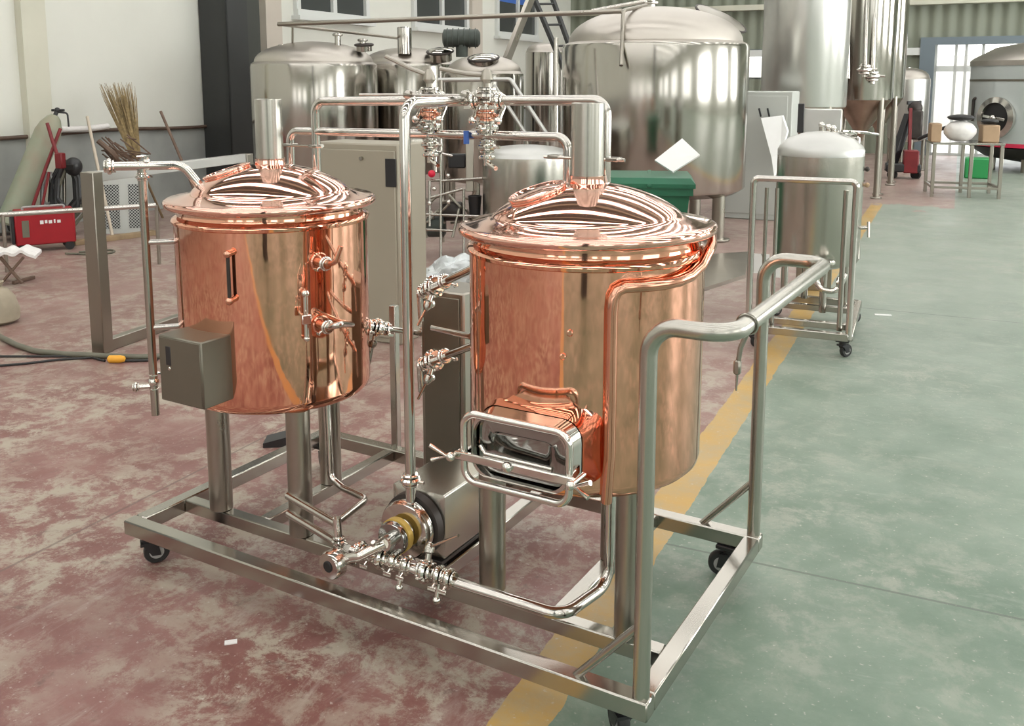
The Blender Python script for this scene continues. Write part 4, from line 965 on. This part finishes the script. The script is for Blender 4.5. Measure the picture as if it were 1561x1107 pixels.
# timber plank
g = MB(); g.bar(F(112, 374)+V((0, 0, .025)), F(236, 358)+V((0, 0, .025)), .09, .05, .004); single(g, 'timber_plank', 'wood', 'brown timber plank lying on the floor below the perforated panel', 'plank')
# welder
wc = F(72, 383); wl = thing('welding_machine', 'red box-shaped welding machine on small wheels at the far left', 'welder', wc, YAW+.55)
wr = YAW+.55
def WL(x, y, z): return wc+Matrix.Rotation(wr, 3, 'Z') @ V((x, y, 0))+V((0, 0, z))
MB().box(WL(0, .1, .235), (.52, .24, .33), rz=wr, bev=.012).build('case', 'red', wl)
MB().box(WL(-.275, .1, .24), (.03, .22, .30), rz=wr, bev=.006).build('front_panel', 'black_pl', wl)
MB().box(WL(-.17, -.022, .23), (.06, .004, .16), rz=wr, bev=.001).build('side_vent', 'hose', wl)
lg = MB()
for i, (w, h) in enumerate(((.03, .035), (.022, .03), (.03, .03), (.014, .035), (.03, .028))): lg.box(WL(-.03+i*.037, -.0215, .285+.004*(i % 2)), (w, .003, h), rz=wr)
lg.build('badge', 'paper', wl, smooth=False)
MB().tube([WL(-.18, .1, .39), WL(-.18, .1, .425), WL(.18, .1, .425), WL(.18, .1, .39)], .012, 10, rad=.02).build('carry_handle', 'grey_pl', wl)
for x, y in ((-.2, .0), (.2, .0), (-.2, .2), (.2, .2)):
    MB().lathe([(.01, -.015), (.042, -.015), (.042, .015), (.01, .015)], WL(x, y, .042), (math.sin(wr), -math.cos(wr), 0), 20).build('wheel', 'black', wl)
# gas cylinder on a red trolley
ga, gb = D(14, 352, 9.7), D(84, 176, 9.9); ga.z = max(ga.z, .14); gd = (gb-ga).normalized(); gl = (gb-ga).length
gcx = thing('gas_cylinder', 'olive gas cylinder leaning at the far left, black valve on top', 'gas cylinder', (ga.x, ga.y, 0))
MB().lathe([(.11, 0), (.13, .02), (.13, gl-.20), (.11, gl-.11), (.07, gl-.03), (.035, gl)], ga, gd, 40).build('body', 'cyl', gcx)
g = MB(); g.cyl(ga+gd*gl, ga+gd*(gl+.05), .022, 14); g.ball(ga+gd*(gl+.06), .03, n=12); g.cyl(ga+gd*(gl+.06)-V((.05, .03, .0)), ga+gd*(gl+.06)+V((.06, .04, .0)), .014, 10); g.tube([ga+gd*(gl+.04), ga+gd*(gl+.06)+V((.08, .06, -.03)), ga+gd*(gl)+V((.10, .08, -.12))], .010, 8, rad=.03); g.build('valve', 'black_pl', gcx)
ct = thing('cylinder_trolley', 'red tubular trolley holding the olive gas cylinder', 'trolley', F(62, 352))
sdv = _r
base = ga+sdv*.22+V((0, 0, -.0))
t0 = D(68, 196, 9.75); t1 = D(95, 200, 9.75)
g = MB(); g.tube([D(40, 345, 9.6), D(70, 255, 9.6), D(92, 196, 9.7)], .017, 10); g.tube([D(72, 188, 9.65), D(80, 215, 9.62), D(92, 250, 9.6)], .018, 10); g.tube([D(58, 345, 9.6), D(75, 262, 9.6)], .014, 10); g.build('frame', 'red_dark', ct)
g = MB(); g.box(D(92, 245, 9.6), (.08, .08, .16), rz=.4, bev=.01); g.build('bracket', 'red_dark', ct)
g = MB(); g.bar(D(5, 356, 9.7), D(60, 352, 9.5), .25, .03); g.build('foot_plate', 'dark_metal', ct)
for dpx in (22, 56):
    p = F(dpx, 355); MB().lathe([(.03, -.02), (.10, -.02), (.10, .02), (.03, .02)], p+V((0, 0, .10)), _r, 24).build('wheel', 'black', ct)
# coiled torch hoses and helmet, hung over a stand
hs = F(98, 358); hd_ = (hs-CAM).dot(_f)
st_ = thing('hose_stand', 'thin steel stand hung with hoses behind the red welder', 'stand', hs)
MB().cyl(hs, D(98, 250, hd_), .018, 10).build('pole', 'steel_dull', st_); MB().disc(hs+V((0, 0, .01)), (0, 0, 1), .12, .02, 20).build('foot', 'steel_dull', st_)
def loops(name, label, m, n_, x0, x1, y0, y1, r, sd):
    rnd = random.Random(sd); g = MB()
    for i in range(n_):
        w = rnd.uniform(.6, 1)*(x1-x0)/2; cxp = (x0+x1)/2+rnd.uniform(-3, 3); yb = y1-rnd.uniform(0, .25)*(y1-y0); dd = hd_+rnd.uniform(-.12, .02)
        pts = [D(cxp-w*.15, y0, dd), D(cxp-w*.8, y0+(yb-y0)*.35, dd), D(cxp-w*.9, y0+(yb-y0)*.75, dd), D(cxp, yb, dd), D(cxp+w*.9, y0+(yb-y0)*.75, dd), D(cxp+w*.8, y0+(yb-y0)*.35, dd), D(cxp+w*.15, y0, dd)]
        g.tube(pts, r, 8, rad=.045)
    return single(g, name, m, label, 'hose')
loops('black_hose', 'coil of black hose hung behind the red welder', 'black_pl', 10, 74, 130, 244, 345, .024, 1)
loops('grey_hose', 'looped grey-green hose hung with the black coil', 'hose', 5, 82, 128, 250, 352, .018, 2)
loops('white_hose', 'looped whitish cable hung left of the black hose coil', 'grey_pl', 5, 62, 86, 262, 332, .012, 3)
hm = D(112, 254, hd_-.15); he = thing('welding_helmet', 'dark welding helmet hung on top of the hose stand', 'helmet', hm-V((0, 0, .12)))
g = MB(); g.ball(hm, .09, .95, 1.0, 1.1, n=24); g.build('shell', 'black_pl', he)
g = MB(); g.box(hm+V((.05, -.075, .0)), (.09, .02, .06), rz=.5, bev=.005); g.build('visor', 'dark', he)
# brooms
def straw(a, b_, ra_, rb_, n_, sd, name, label, hand):
    rnd = random.Random(sd); root = thing(name, label, 'broom', V((hand[1].x, hand[1].y, 0)))
    g = MB(); d = (b_-a)
    for i in range(n_):
        ang = rnd.uniform(0, 2*PI); rr2 = math.sqrt(rnd.random()); o1 = (_r*math.cos(ang)+_f0*math.sin(ang)*.5)*rr2; L_ = rnd.uniform(.72, 1.03)
        g.tube([a+o1*ra_, a+d*.5*L_+o1*(ra_+(rb_-ra_)*.5), a+d*L_+o1*rb_*1.05], .005, 4, r2=.002)
    g.build('bristles', 'straw', root)
    MB().tube(hand, .014, 10).build('handle', 'wood', root)
    return root
bd_ = 10.4
straw(D(208, 242, bd_), D(178, 128, bd_+.1), .05, .19, 240, 1, 'straw_broom', 'upturned straw broom with a wide fan of bristles against the left wall', [D(208, 240, bd_), F(248, 332)])
g = MB(); g.tube([D(150, 215, bd_-.2), D(175, 236, bd_-.2), F(215, 335)], .03, 8, rad=.1)
for i in range(30):
    random.seed(i); a = D(150+random.random()*45, 205+random.random()*35, bd_-.15); g.tube([a, a+_r*random.uniform(.1, .3)+V((0, 0, random.uniform(-.25, -.02)))], .008, 5)
single(g, 'brush_bundle', 'wood_dark', 'dark twiggy brush bundle below the straw broom', 'bundle')
a = D(133, 178, 10.2); single(MB().tube([a, toz(a, D(150, 258, 10.0), 0.0)], .016, 10), 'broom_handle', 'wood_pale', 'pale wooden pole leaning at the left wall', 'pole')
a = D(245, 170, 10.6); single(MB().tube([a, toz(a, D(275, 240, 10.4), 0.0)], .016, 10), 'broom_handle', 'wood_dark', 'dark wooden pole leaning between the broom and the charcoal column', 'pole')
# white pipe lagging on the dado
g = MB(); g.tube([W(XL+.09, 5.45, 1.08), W(XL+.09, 5.8, 1.07), W(XL+.09, 6.1, 1.09)], .035, 10); struct('trim_60', g, 'cloth')
# stool
sc_ = F(18, 436); so_ = thing('folding_stool', 'low folding stool with a white cloth seat at the left edge', 'stool', sc_)
ds = (sc_-CAM).dot(_f)
for px0, px1 in ((0, 34), (36, 2)):
    for dd in (0, .22): MB().bar(D(px0, 392, ds+dd), D(px1, 432, ds+dd), .025, .02).build('leg', 'wood_dark', so_)
MB().bar(F(20, 434)+V((0, 0, .014)), F(52, 425)+V((0, 0, .014)), .03, .025).build('foot_bar', 'wood_dark', so_)
g = MB(); b2 = bmesh.new(); bmesh.ops.create_grid(b2, x_segments=26, y_segments=14, size=1)
ctr = D(8, 383, ds+.1)
for v in b2.verts: v.co = V((v.co.x*.24, v.co.y*.15, .012*math.sin(v.co.x*14)+.010*mnoise.noise(v.co*4)-(.05*max(0, abs(v.co.x)-.8)*5)))
b2.verts.index_update(); rot_ = Matrix.Rotation(YAW+.3, 3, 'Z')
top = [rot_ @ v.co+ctr+V((0, 0, .012)) for v in b2.verts]; bot = [rot_ @ v.co+ctr-V((0, 0, .012)) for v in b2.verts]; nv = len(top)
fs = [[v.index for v in f.verts] for f in b2.faces]; bd2 = [[e_.verts[0].index, e_.verts[1].index] for e_ in b2.edges if e_.is_boundary]; b2.free()
g.mesh(top+bot, fs+[[i+nv for i in f][::-1] for f in fs]+[[a_, b__, b__+nv, a_+nv] for a_, b__ in bd2]); g.build('cloth_seat', 'cloth', so_)
# sack at the edge
g = MB(); p = F(-6, 492); g.lathe([(.10, 0), (.145, .03), (.15, .09), (.12, .18), (.075, .235), (.04, .25), (.055, .285), (.03, .29)], p, (.05, .02, 1), 20); single(g, 'tan_sack', 'sack', 'round tan sack cut off by the left edge of the picture', 'sack')
# floor hoses
def floor_line(px, r): return [F(x, y)+V((0, 0, r)) for x, y in px]
single(MB().tube(floor_line([(-30, 500), (0, 517), (25, 530), (55, 540), (100, 544), (160, 547), (220, 549), (262, 546)], .017), .017, 10, rad=.3), 'floor_hose', 'hose', 'thick grey-green hose lying across the floor at the left', 'hose')
single(MB().tube(floor_line([(-20, 545), (60, 545), (130, 545), (200, 547)], .007), .007, 8), 'power_cable', 'black', 'thin black cable on the floor just below the thick hose', 'cable')
single(MB().tube(floor_line([(-20, 561), (40, 556), (90, 550), (140, 547), (160, 552)], .007), .007, 8), 'power_cable', 'black', 'lower thin black cable on the floor, leading to the orange plug', 'cable')
pl = F(178, 553); pt = thing('cable_plug', 'orange plug on a black lead lying on the floor left of the copper kettles', 'plug', pl)
g = MB(); g.lathe([(.012, -.05), (.022, -.04), (.022, .02), (.016, .045), (.008, .05)], pl+V((0, 0, .022)), (.8, .5, 0), 20); g.build('plug_body', 'orange', pt)
g = MB(); g.tube([pl+V((.03, .02, .012)), F(200, 552)+V((0, 0, .008)), F(240, 551)+V((0, 0, .008))], .008, 8); g.build('lead', 'black', pt)
single(MB().tube(floor_line([(100, 388), (150, 390), (176, 386), (172, 382), (120, 386)], .01), .010, 8, rad=.1), 'ground_cable', 'hose', 'short looped cable on the floor in front of the welder', 'cable')
g = MB(); p = F(425, 676); g.mesh([p+Matrix.Rotation(.6, 3, 'Z') @ V(v) for v in ((-.06, -.05, 0), (.06, -.05, 0), (.06, .05, 0), (-.06, .05, 0), (-.06, -.05, .02), (.06, -.05, .05), (.06, .05, .05), (-.06, .05, .02))],
    [(0, 1, 2, 3), (7, 6, 5, 4), (0, 4, 5, 1), (1, 5, 6, 2), (2, 6, 7, 3), (3, 7, 4, 0)])
single(g, 'foot_pedal', 'black_pl', 'small black foot pedal on the floor behind the left kettle', 'pedal', smooth=False)

p = F(1346, 481); single(MB().box(p+V((0, 0, .003)), (.11, .03, .006), rz=.3), 'paper_scrap', 'paper', 'small white scrap lying on the open green floor at the right', 'scrap', smooth=False)
p = F(352, 980); single(MB().box(p+V((0, 0, .002)), (.035, .02, .003), rz=.8), 'paper_scrap', 'paper', 'tiny pale scrap on the red floor in front of the cart', 'scrap', smooth=False)
# ------------------------------------------------------------------ world and view
w = bpy.data.worlds.new('world'); sc.world = w; w.use_nodes = True
nt = w.node_tree; bgk = nt.nodes['Background']
sky = nt.nodes.new('ShaderNodeTexSky'); sky.sky_type = 'HOSEK_WILKIE'; sky.turbidity = 8; sky.sun_direction = (.3, .5, .8)
mixn = nt.nodes.new('ShaderNodeMix'); mixn.data_type = 'RGBA'; mixn.inputs[0].default_value = .75
nt.links.new(sky.outputs[0], mixn.inputs[6]); mixn.inputs[7].default_value = (1, 1, 1, 1)
nt.links.new(mixn.outputs[2], bgk.inputs[0]); bgk.inputs[1].default_value = 5
sc.view_settings.view_transform = 'Standard'; sc.view_settings.look = 'None'
sc.view_settings.exposure = -0.06; sc.view_settings.gamma = 1; sc.view_settings.use_curve_mapping = False
sc.cycles.use_denoising = True
sc.cycles.max_bounces = 8; sc.cycles.glossy_bounces = 6
